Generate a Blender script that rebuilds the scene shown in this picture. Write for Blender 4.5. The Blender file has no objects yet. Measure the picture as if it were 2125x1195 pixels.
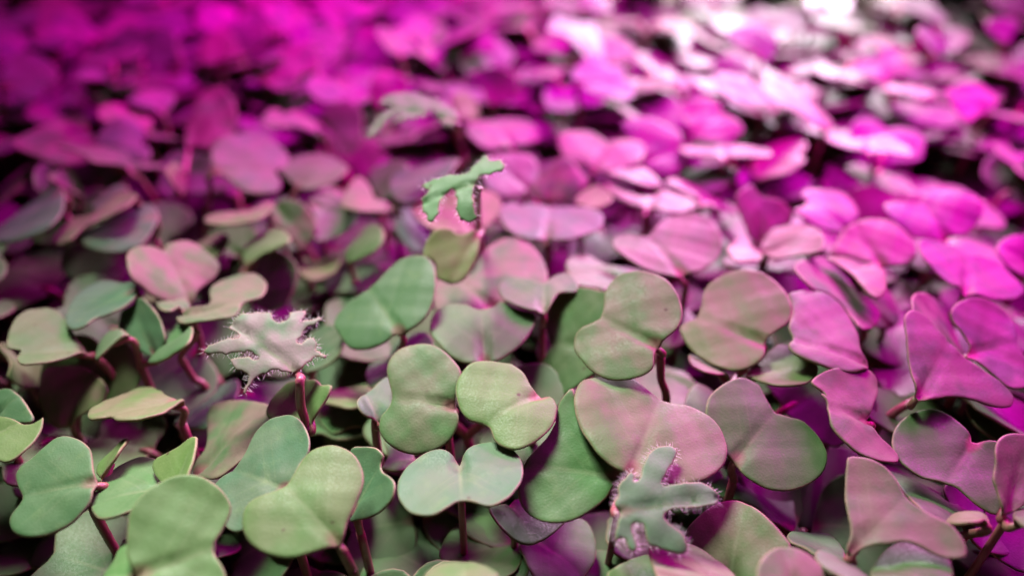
import bpy, bmesh, math, random
import numpy as np
from mathutils import Vector, Matrix
from mathutils.geometry import delaunay_2d_cdt

S = 0.001                      # everything below is written in millimetres
scene = bpy.context.scene
col = scene.collection
rad = math.radians

# ------------------------------------------------------------------ camera
CAM_H = 86.5
cam_d = bpy.data.cameras.new('camera')
cam = bpy.data.objects.new('camera', cam_d)
col.objects.link(cam)
cam.location = (0, 0, CAM_H * S)
cam.rotation_euler = (rad(90 - 38), 0, 0)
cam_d.sensor_width = 36
cam_d.lens = 18 / 0.637
cam_d.clip_start = 0.005
cam_d.clip_end = 20
cam_d.dof.use_dof = True
cam_d.dof.focus_distance = 0.112
cam_d.dof.aperture_fstop = 7.0
scene.camera = cam

# ------------------------------------------------------------------ world, lamps, exposure
world = bpy.data.worlds.new('World')
scene.world = world
world.use_nodes = True
bg = world.node_tree.nodes['Background']
bg.inputs['Color'].default_value = (0.82, 1.0, 0.80, 1)
bg.inputs['Strength'].default_value = 0.026

def area(name, loc, aim, size, power, color, spread):
    d = bpy.data.lights.new(name, 'AREA')
    d.shape = 'RECTANGLE'
    d.size, d.size_y = size[0] * S, size[1] * S
    d.energy = power
    d.color = color
    d.spread = rad(spread)
    o = bpy.data.objects.new(name, d)
    col.objects.link(o)
    o.location = Vector(loc) * S
    o.rotation_euler = (Vector(aim) - Vector(loc)).to_track_quat('-Z', 'Y').to_euler()
    return o
area('white_lamp', (-66, 200, 198), (-24, 46, 0), (90, 70), 0.25, (0.91, 1.0, 0.87), 52)
area('magenta_lamp', (48, 262, 105), (22, 212, 0), (330, 100), 1.32, (1.0, 0.0, 0.80), 88)
area('side_magenta_lamp', (208, 205, 125), (112, 130, 0), (150, 150), 0.25, (1.0, 0.0, 0.80), 62)
area('rear_white_lamp', (118, 334, 74), (70, 232, 0), (60, 14), 0.34, (1.0, 0.72, 1.0), 74)

scene.view_settings.view_transform = 'Standard'
scene.view_settings.look = 'None'
scene.view_settings.exposure = 0
scene.view_settings.gamma = 1
scene.view_settings.use_curve_mapping = False

# ------------------------------------------------------------------ materials
def mat_new(name):
    m = bpy.data.materials.new(name)
    m.use_nodes = True
    nt = m.node_tree
    nt.nodes.clear()
    return m, nt
class NB:
    def __init__(s, nt): s.nt = nt
    def n(s, typ, **kw):
        nd = s.nt.nodes.new(typ)
        for k, v in kw.items():
            setattr(nd, k, v)
        return nd
    def put(s, sock, v):
        if isinstance(v, bpy.types.NodeSocket): s.nt.links.new(v, sock)
        elif isinstance(v, tuple) and len(v) == 3 and sock.type == 'RGBA': sock.default_value = (*v, 1)
        else: sock.default_value = v
    def math(s, op, a, b=0.0, c=0.0, clamp=False):
        nd = s.n('ShaderNodeMath', operation=op, use_clamp=clamp)
        s.put(nd.inputs[0], a); s.put(nd.inputs[1], b); s.put(nd.inputs[2], c)
        return nd.outputs[0]
    def mix(s, f, a, b, mode='MIX'):
        nd = s.n('ShaderNodeMix', data_type='RGBA', blend_type=mode)
        s.put(nd.inputs[0], f); s.put(nd.inputs[6], a); s.put(nd.inputs[7], b)
        return nd.outputs[2]
    def ramp(s, v, lo, hi, a=0.0, b=1.0):
        nd = s.n('ShaderNodeMapRange', interpolation_type='SMOOTHSTEP')
        s.put(nd.inputs[0], v)
        for i, x in enumerate((lo, hi, a, b)): nd.inputs[i + 1].default_value = x
        return nd.outputs[0]
    def noise(s, vec, scale, detail=2.0, rough=0.5):
        nd = s.n('ShaderNodeTexNoise')
        s.put(nd.inputs['Vector'], vec)
        nd.inputs['Scale'].default_value = scale
        nd.inputs['Detail'].default_value = detail
        nd.inputs['Roughness'].default_value = rough
        return nd.outputs['Fac']

def leaf_material():
    m, nt = mat_new('leaf_skin'); b = NB(nt)
    at = b.n('ShaderNodeAttribute', attribute_name='leaf')
    un = b.n('ShaderNodeAttribute', attribute_name='under').outputs['Fac']
    sep = b.n('ShaderNodeSeparateXYZ'); b.put(sep.inputs[0], at.outputs['Vector'])
    u, v, d = sep.outputs
    oi = b.n('ShaderNodeObjectInfo')
    sc = b.n('ShaderNodeSeparateColor'); b.put(sc.inputs[0], oi.outputs['Color'])
    pur, yel, blu = sc.outputs
    rnd = oi.outputs['Random']
    tc = b.n('ShaderNodeTexCoord').outputs['Object']
    off = b.n('ShaderNodeCombineXYZ')
    b.put(off.inputs[0], b.math('MULTIPLY', rnd, 3.7)); b.put(off.inputs[1], b.math('MULTIPLY', rnd, 1.9))
    va = b.n('ShaderNodeVectorMath', operation='ADD'); b.put(va.inputs[0], tc); b.put(va.inputs[1], off.outputs[0])
    P = va.outputs[0]
    n1 = b.noise(P, 170, 3); n2 = b.noise(P, 420, 3); n3 = b.noise(P, 3500, 2)
    c = b.mix(n1, G_A, G_B)
    c = b.mix(b.math('MULTIPLY', blu, 0.9), c, (0.075, 0.145, 0.118))
    c = b.mix(b.math('MULTIPLY', yel, 0.75), c, (0.175, 0.235, 0.06))
    pf = b.math('MULTIPLY', pur, b.ramp(n1, 0.34, 0.60, 0.12, 1.2))
    c = b.mix(pf, c, P_C)
    c = b.mix(b.ramp(n2, 0.52, 0.75, 0.0, 0.22), c, (0.15, 0.23, 0.09))
    # vein and foot of the leaf
    av = b.math('ABSOLUTE', v)
    vein = b.math('MULTIPLY', b.ramp(av, 0.0, 0.055, 1.0, 0.0), b.ramp(u, 0.25, 1.0, 0.34, 0.0))
    c = b.mix(vein, c, (0.22, 0.26, 0.14))
    for k in (0.18, 0.34):   # side veins, fanning
        w = b.math('ABSOLUTE', b.math('SUBTRACT', b.math('SUBTRACT', u, b.math('MULTIPLY', av, 0.8)), k))
        c = b.mix(b.math('MULTIPLY', b.ramp(w, 0.0, 0.03, 0.10, 0.0), b.ramp(av, 0.3, 0.8, 1.0, 0.0)), c, (0.22, 0.26, 0.14))
    r2 = b.math('ADD', b.math('MULTIPLY', u, u), b.math('MULTIPLY', b.math('MULTIPLY', v, v), 2.2))
    foot = b.math('MULTIPLY', b.ramp(r2, 0.0, 0.045, 1.0, 0.0), b.ramp(rnd, 0.0, 1.0, 0.12, 0.7))
    c = b.mix(foot, c, (0.27, 0.03, 0.085))
    rim = b.math('MULTIPLY', b.ramp(d, 0.05, 0.27, 1.0, 0.0), b.ramp(n2, 0.35, 0.65, 0.25, 0.7))
    c = b.mix(rim, c, (0.34, 0.22, 0.16))
    # freckles and scratches
    vo = b.n('ShaderNodeTexVoronoi'); b.put(vo.inputs['Vector'], P); vo.inputs['Scale'].default_value = 260
    sp = b.math('MULTIPLY', b.ramp(vo.outputs['Distance'], 0.05, 0.11, 1.0, 0.0), b.ramp(n1, 0.53, 0.60))
    c = b.mix(b.math('MULTIPLY', sp, 0.75), c, (0.05,0.015,0.015))
    c = b.mix(b.ramp(n3, 0.25, 0.75, 0.16, 0.0), c, (0.045, 0.08, 0.03))
    c = b.mix(b.math('MULTIPLY', un, b.math('ADD', 0.30, b.math('MULTIPLY', pur, 0.7), clamp=True)), c, (0.16, 0.055, 0.025))
    # grainy skin
    vo2 = b.n('ShaderNodeTexVoronoi'); b.put(vo2.inputs['Vector'], P); vo2.inputs['Scale'].default_value = 3300
    hgt = b.math('ADD', b.math('MULTIPLY', n3, 0.6), b.math('MULTIPLY', vo2.outputs['Distance'], 0.6))
    hgt = b.math('ADD', hgt, b.math('MULTIPLY', n2, 0.15))
    bump = b.n('ShaderNodeBump'); bump.inputs['Strength'].default_value = 0.14; bump.inputs['Distance'].default_value = 0.00022
    b.put(bump.inputs['Height'], hgt)
    pr = b.n('ShaderNodeBsdfPrincipled')
    b.put(pr.inputs['Base Color'], c)
    b.put(pr.inputs['Roughness'], b.ramp(n3, 0.3, 0.7, 0.46, 0.66))
    pr.inputs['Specular IOR Level'].default_value = 0.24
    pr.inputs['Sheen Weight'].default_value = 0.05
    pr.inputs['Sheen Roughness'].default_value = 0.4
    b.put(pr.inputs['Normal'], bump.outputs[0])
    tr = b.n('ShaderNodeBsdfTranslucent'); b.put(tr.inputs['Color'], b.mix(0.45, c, (0.40, 0.28, 0.07)))
    mx = b.n('ShaderNodeMixShader'); mx.inputs[0].default_value = 0.22
    b.put(mx.inputs[1], pr.outputs[0]); b.put(mx.inputs[2], tr.outputs[0])
    out = b.n('ShaderNodeOutputMaterial'); b.put(out.inputs[0], mx.outputs[0])
    return m
G_A = (0.040, 0.116, 0.030)
G_B = (0.085, 0.180, 0.060)
P_C = (0.23, 0.09, 0.115)
M_LEAF = leaf_material()
G_A = (0.075, 0.195, 0.085)
G_B = (0.125, 0.245, 0.125)
P_C = (0.42, 0.17, 0.29)  # young-leaf pink, with magenta lamplight painted into the tint
M_YOUNG = leaf_material()
M_YOUNG.name = 'young_leaf_skin'
for nd in M_YOUNG.node_tree.nodes:
    if nd.type == 'MIX_SHADER': nd.inputs[0].default_value = 0.3

def stem_material():
    m, nt = mat_new('stalk_skin'); b = NB(nt)
    tc = b.n('ShaderNodeTexCoord').outputs['Object']
    oi = b.n('ShaderNodeObjectInfo')
    mp = b.n('ShaderNodeMapping'); b.put(mp.inputs[0], tc); mp.inputs['Scale'].default_value = (1, 1, 0.12)
    n1 = b.noise(tc, 110, 2); n2 = b.noise(mp.outputs[0], 1800, 3)
    c = b.mix(b.ramp(n1, 0.35, 0.7), (0.27, 0.022, 0.085), (0.19, 0.07, 0.05))
    c = b.mix(b.ramp(oi.outputs['Random'], 0.65, 1.0, 0.0, 0.6), c, (0.13,0.16,0.06))
    c = b.mix(b.ramp(n2, 0.4, 0.7, 0.0, 0.45), c, (0.34, 0.14, 0.14))
    bump = b.n('ShaderNodeBump'); bump.inputs['Strength'].default_value = 0.35; bump.inputs['Distance'].default_value = 0.0002
    b.put(bump.inputs['Height'], n2)
    pr = b.n('ShaderNodeBsdfPrincipled'); b.put(pr.inputs['Base Color'], c)
    pr.inputs['Roughness'].default_value = 0.42
    pr.inputs['Subsurface Weight'].default_value = 0.15
    pr.inputs['Subsurface Radius'].default_value = (0.0012, 0.0005, 0.0004)
    b.put(pr.inputs['Normal'], bump.outputs[0])
    out = b.n('ShaderNodeOutputMaterial'); b.put(out.inputs[0], pr.outputs[0])
    return m
M_STEM = stem_material()

def hair_material():
    m, nt = mat_new('clear_hair'); b = NB(nt)
    pr = b.n('ShaderNodeBsdfPrincipled')
    pr.inputs['Base Color'].default_value = (0.86, 0.80, 0.82, 1)
    pr.inputs['Roughness'].default_value = 0.3
    tr = b.n('ShaderNodeBsdfTranslucent'); tr.inputs['Color'].default_value = (0.9, 0.82, 0.85, 1)
    mx = b.n('ShaderNodeMixShader'); mx.inputs[0].default_value = 0.45
    b.put(mx.inputs[1], pr.outputs[0]); b.put(mx.inputs[2], tr.outputs[0])
    out = b.n('ShaderNodeOutputMaterial'); b.put(out.inputs[0], mx.outputs[0])
    return m
M_HAIR = hair_material()

def mat_material():
    m, nt = mat_new('dark_growing_mat'); b = NB(nt)
    tc = b.n('ShaderNodeTexCoord').outputs['Object']
    n1 = b.noise(tc, 90, 5, 0.6); n2 = b.noise(tc, 700, 4, 0.7)
    c = b.mix(n1, (0.016, 0.010, 0.008), (0.050, 0.030, 0.020))
    c = b.mix(b.ramp(n2, 0.6, 0.75, 0.0, 0.5), c, (0.10, 0.07, 0.05))
    bump = b.n('ShaderNodeBump'); bump.inputs['Strength'].default_value = 0.8; bump.inputs['Distance'].default_value = 0.002
    b.put(bump.inputs['Height'], b.math('ADD', n1, n2))
    pr = b.n('ShaderNodeBsdfPrincipled'); b.put(pr.inputs['Base Color'], c); pr.inputs['Roughness'].default_value = 0.9
    b.put(pr.inputs['Normal'], bump.outputs[0])
    out = b.n('ShaderNodeOutputMaterial'); b.put(out.inputs[0], pr.outputs[0])
    return m
M_SOIL = mat_material()

# ------------------------------------------------------------------ the growing mat (setting)
GROUND_Z = -46.0
def ground():
    bm = bmesh.new()
    n = 60
    bmesh.ops.create_grid(bm, x_segments=n, y_segments=n, size=0.45)
    rg = random.Random(2)
    for v in bm.verts:
        v.co.z = rg.uniform(-0.0015, 0.0015)
    me = bpy.data.meshes.new('growing_mat'); bm.to_mesh(me); bm.free()
    me.materials.append(M_SOIL)
    for p in me.polygons: p.use_smooth = True
    o = bpy.data.objects.new('ground', me)
    o.location = (0, 0.2, GROUND_Z * S)
    o['kind'] = 'structure'
    col.objects.link(o)
ground()

# ------------------------------------------------------------------ leaf meshes
def catmull(p, k):
    n = len(p); out = []
    for i in range(n):
        p0, p1, p2, p3 = p[i - 1], p[i], p[(i + 1) % n], p[(i + 2) % n]
        for t in np.arange(k) / k:
            out.append(.5 * ((2 * p1) + (-p0 + p2) * t + (2 * p0 - 5 * p1 + 4 * p2 - p3) * t * t + (-p0 + 3 * p1 - 3 * p2 + p3) * t ** 3))
    return np.array(out)
def resample(p, step):
    q = np.vstack([p, p[:1]]); s = np.r_[0, np.cumsum(np.linalg.norm(np.diff(q, axis=0), axis=1))]
    n = max(24, int(s[-1] / step)); t = np.linspace(0, s[-1], n, endpoint=False)
    return np.stack([np.interp(t, s, q[:, 0]), np.interp(t, s, q[:, 1])], 1)
def inside(P, poly):
    x, y = P[:, 0], P[:, 1]; ins = np.zeros(len(P), bool); j = len(poly) - 1
    for i in range(len(poly)):
        xi, yi = poly[i]; xj, yj = poly[j]
        ins ^= ((yi > y) != (yj > y)) & (x < (xj - xi) * (y - yi) / (yj - yi + 1e-12) + xi); j = i
    return ins
def edge_dist(P, poly):
    a = poly; bb = np.roll(poly, -1, 0); best = np.full(len(P), 1e9)
    for p, q in zip(a, bb):
        e = q - p; t = np.clip(((P - p) @ e) / (e @ e + 1e-12), 0, 1)
        best = np.minimum(best, np.linalg.norm(P - (p + t[:, None] * e), axis=1))
    return best
def leaf_mesh(name, ctrl, length, rg, step=0.7, grid=0.9, kind='cot', thick=0.26, teeth=.4):
    pts = resample(catmull(np.array(ctrl, float), 8), step)
    area2 = np.sum(pts[:, 0] * np.roll(pts[:, 1], -1) - np.roll(pts[:, 0], -1) * pts[:, 1])
    if area2 < 0: pts = pts[::-1].copy()
    if kind == 'true':            # small teeth along the rim
        t0 = np.roll(pts, -1, 0) - np.roll(pts, 1, 0); t0 /= np.linalg.norm(t0, axis=1)[:, None] + 1e-9
        arc = np.arange(len(pts)) * step
        ph0 = np.array([math.sin(k * .37) for k in range(len(pts))]) * .3
        tooth = np.clip(1 - np.abs((arc + ph0) % 2.3 - 1.1) / .45, 0, 1) * teeth
        pts = pts + np.stack([t0[:, 1], -t0[:, 0]], 1) * tooth[:, None]
    tang = np.roll(pts, -1, 0) - np.roll(pts, 1, 0); tang /= np.linalg.norm(tang, axis=1)[:, None] + 1e-9
    nin = np.stack([-tang[:, 1], tang[:, 0]], 1)
    cand = [pts]
    for dd in (0.09, 0.24, 0.55):
        q = pts + nin * dd
        ok = inside(q, pts) & (edge_dist(q, pts) > dd * 0.8)
        cand.append(q[ok])
    lo, hi = pts.min(0), pts.max(0)
    xs = np.arange(lo[0], hi[0], grid); ys = np.arange(lo[1], hi[1], grid * .866)
    g = np.array([(x + (grid / 2 if k % 2 else 0), y) for k, y in enumerate(ys) for x in xs])
    g = g + np.array([[rg.uniform(-.12, .12), rg.uniform(-.12, .12)] for _ in g])
    g = g[inside(g, pts)]
    if len(g): g = g[edge_dist(g, pts) > 0.55 + grid * .5]
    cand.append(g.reshape(-1, 2))
    allp = np.vstack(cand); n = len(pts)
    vs, es, fs, *_ = delaunay_2d_cdt([Vector(p) for p in allp], [(i, (i + 1) % n) for i in range(n)], [], 1, 1e-5)
    V = np.array([(v.x, v.y) for v in vs]); D = edge_dist(V, pts)
    D[D < 1e-3] = 0
    x, y = V[:, 0], V[:, 1]
    half = max(abs(pts[:, 1]).max(), 1e-3); full = pts[:, 0].max()
    u = x / full; w = y / half
    cup = rg.uniform(-0.5, 0.9); bow = rg.uniform(-1.0, 0.5); roll = rg.uniform(-0.25, 0.20); crease = rg.uniform(0.55, 1.25)
    ph = [rg.uniform(0, 6.28) for _ in range(4)]
    if kind == 'true':
        f = -1.0 * w ** 2 - 0.7 * np.clip(u, 0, 2) ** 2 + 0.14 * np.sin(x * 1.1 + ph[0]) * np.cos(y * 1.3 + ph[1]) - 0.5 * np.exp(-(y / .5) ** 2)
        f -= f.mean()
    else:
        f = cup * (w ** 2 - .3) + bow * ((u - .5) ** 2 * 2 - .2)
        f += -crease * np.exp(-(y / 0.75) ** 2) * np.clip(1 - u / .55, 0, 1) ** 1.2
        f += -0.22 * np.exp(-(y / 0.5) ** 2)
        f += roll * np.exp(-D / 0.8)
        f += 0.20 * np.sin(x * .55 + ph[0]) * np.cos(y * .5 + ph[1]) + 0.07 * np.sin(x * 1.5 + ph[2]) * np.sin(y * 1.7 + ph[3])
    r = 0.30
    h = thick * np.sqrt(np.clip(1 - (1 - np.clip(D / r, 0, 1)) ** 2, 0, 1))
    N = len(V)
    bmap = {}; verts = [(x[i] * S, y[i] * S, (f[i] + h[i]) * S) for i in range(N)]
    attr = [(u[i], w[i], D[i]) for i in range(N)]; und = [0.0] * N
    for i in range(N):
        if D[i] > 0:
            bmap[i] = len(verts); verts.append((x[i] * S, y[i] * S, (f[i] - h[i]) * S)); attr.append((u[i], w[i], D[i])); und.append(1.0)
        else: bmap[i] = i
    faces = []
    for t in fs:
        a = V[t[0]]; bb = V[t[1]]; c = V[t[2]]
        t = list(t)
        if (bb[0] - a[0]) * (c[1] - a[1]) - (bb[1] - a[1]) * (c[0] - a[0]) < 0: t.reverse()
        faces.append(t)
        k = [bmap[i] for i in reversed(t)]
        if set(k) != set(t): faces.append(k)
    me = bpy.data.meshes.new(name)
    me.from_pydata(verts, [], faces); me.update()
    A = me.attributes.new('leaf', 'FLOAT_VECTOR', 'POINT'); A.data.foreach_set('vector', np.array(attr, float).ravel())
    B = me.attributes.new('under', 'FLOAT', 'POINT'); B.data.foreach_set('value', np.array(und, float))
    me.polygons.foreach_set('use_smooth', [True] * len(me.polygons))
    me.materials.append(M_YOUNG if kind == 'true' else M_LEAF)
    return me, pts, f, V
def tube_mesh(name, path, radii, seg=10, mat=None, sub=5):
    P = [Vector(p) for p in path]
    Q = []; Rr = []
    for i in range(len(P) - 1):
        p0 = P[max(i - 1, 0)]; p1 = P[i]; p2 = P[i + 1]; p3 = P[min(i + 2, len(P) - 1)]
        for k in range(sub):
            t = k / sub
            Q.append(.5 * ((2 * p1) + (-p0 + p2) * t + (2 * p0 - 5 * p1 + 4 * p2 - p3) * t * t + (-p0 + 3 * p1 - 3 * p2 + p3) * t ** 3))
            Rr.append(radii[i] * (1 - t) + radii[i + 1] * t)
    Q.append(P[-1]); Rr.append(radii[-1])
    bm = bmesh.new(); rings = []
    ref = Vector((1, 0.13, 0.07))
    for i, q in enumerate(Q):
        tg = (Q[min(i + 1, len(Q) - 1)] - Q[max(i - 1, 0)]).normalized()
        a = tg.cross(ref).normalized(); b2 = tg.cross(a)
        rings.append([bm.verts.new((q + (a * math.cos(2 * math.pi * k / seg) + b2 * math.sin(2 * math.pi * k / seg)) * Rr[i]) * S) for k in range(seg)])
    for i in range(len(rings) - 1):
        for k in range(seg):
            bm.faces.new((rings[i][k], rings[i][(k + 1) % seg], rings[i + 1][(k + 1) % seg], rings[i + 1][k]))
    bm.faces.new(rings[0][::-1]); bm.faces.new(rings[-1])
    bmesh.ops.recalc_face_normals(bm, faces=bm.faces)
    me = bpy.data.meshes.new(name); bm.to_mesh(me); bm.free()
    for p in me.polygons: p.use_smooth = True
    me.materials.append(mat or M_STEM)
    return me
def link(name, me, parent, mw=None):
    o = bpy.data.objects.new(name, me); col.objects.link(o)
    o.parent = parent
    if mw is not None: o.matrix_local = mw
    return o
def empty(name, loc, label, cat, group=None):
    o = bpy.data.objects.new(name, None); col.objects.link(o)
    o.empty_display_size = 0.004
    o.location = loc; o['label'] = label; o['category'] = cat
    if group: o['group'] = group
    return o
def hairs_mesh(pts, heights, rg, dense_side=None, per=3):
    bm = bmesh.new()
    n = len(pts); c = pts.mean(0)
    def hair(p, d, ln, r):
        d = d.normalized(); a = d.cross(Vector((.3, .8, .5))).normalized(); b2 = d.cross(a)
        mid = p + d * ln * .5 + a * ln * rg.uniform(-.03, .03); tip = p + d * ln + a * ln * rg.uniform(-.08, .08)
        r0 = [bm.verts.new((p + (a * math.cos(t) + b2 * math.sin(t)) * r) * S) for t in (0, 2.09, 4.19)]
        r1 = [bm.verts.new((mid + (a * math.cos(t) + b2 * math.sin(t)) * r * .7) * S) for t in (0, 2.09, 4.19)]
        tv = bm.verts.new(tip * S)
        for k in range(3):
            bm.faces.new((r0[k], r0[(k + 1) % 3], r1[(k + 1) % 3], r1[k])); bm.faces.new((r1[k], r1[(k + 1) % 3], tv))
    for i in range(n):
        p, q = pts[i - 1], pts[(i + 1) % n]
        t = q - p; o = np.array([t[1], -t[0]]); o /= np.linalg.norm(o) + 1e-9
        m = per
        if dense_side is not None and (pts[i] - c) @ dense_side > 2.5: m = per * 3
        for _ in range(m):
            if rg.random() < .35: continue
            d = Vector((o[0] + rg.uniform(-.5, .5), o[1] + rg.uniform(-.5, .5), rg.uniform(-.9, .5)))
            hair(Vector((pts[i][0], pts[i][1], heights[i] + rg.uniform(-.1, .1))), d, rg.uniform(.45, 1.15), .022)
    for i in range(0, n, 2):      # and some over the face
        k = rg.random() ** .5; q = c + (pts[i] - c) * k * .95
        hair(Vector((q[0], q[1], heights[i] * k)), Vector((rg.uniform(-.6, .6), rg.uniform(-.6, .6), 1)), rg.uniform(.25, .6), .016)
    me = bpy.data.meshes.new('hairs'); bm.to_mesh(me); bm.free(); me.materials.append(M_HAIR)
    return me

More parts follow.
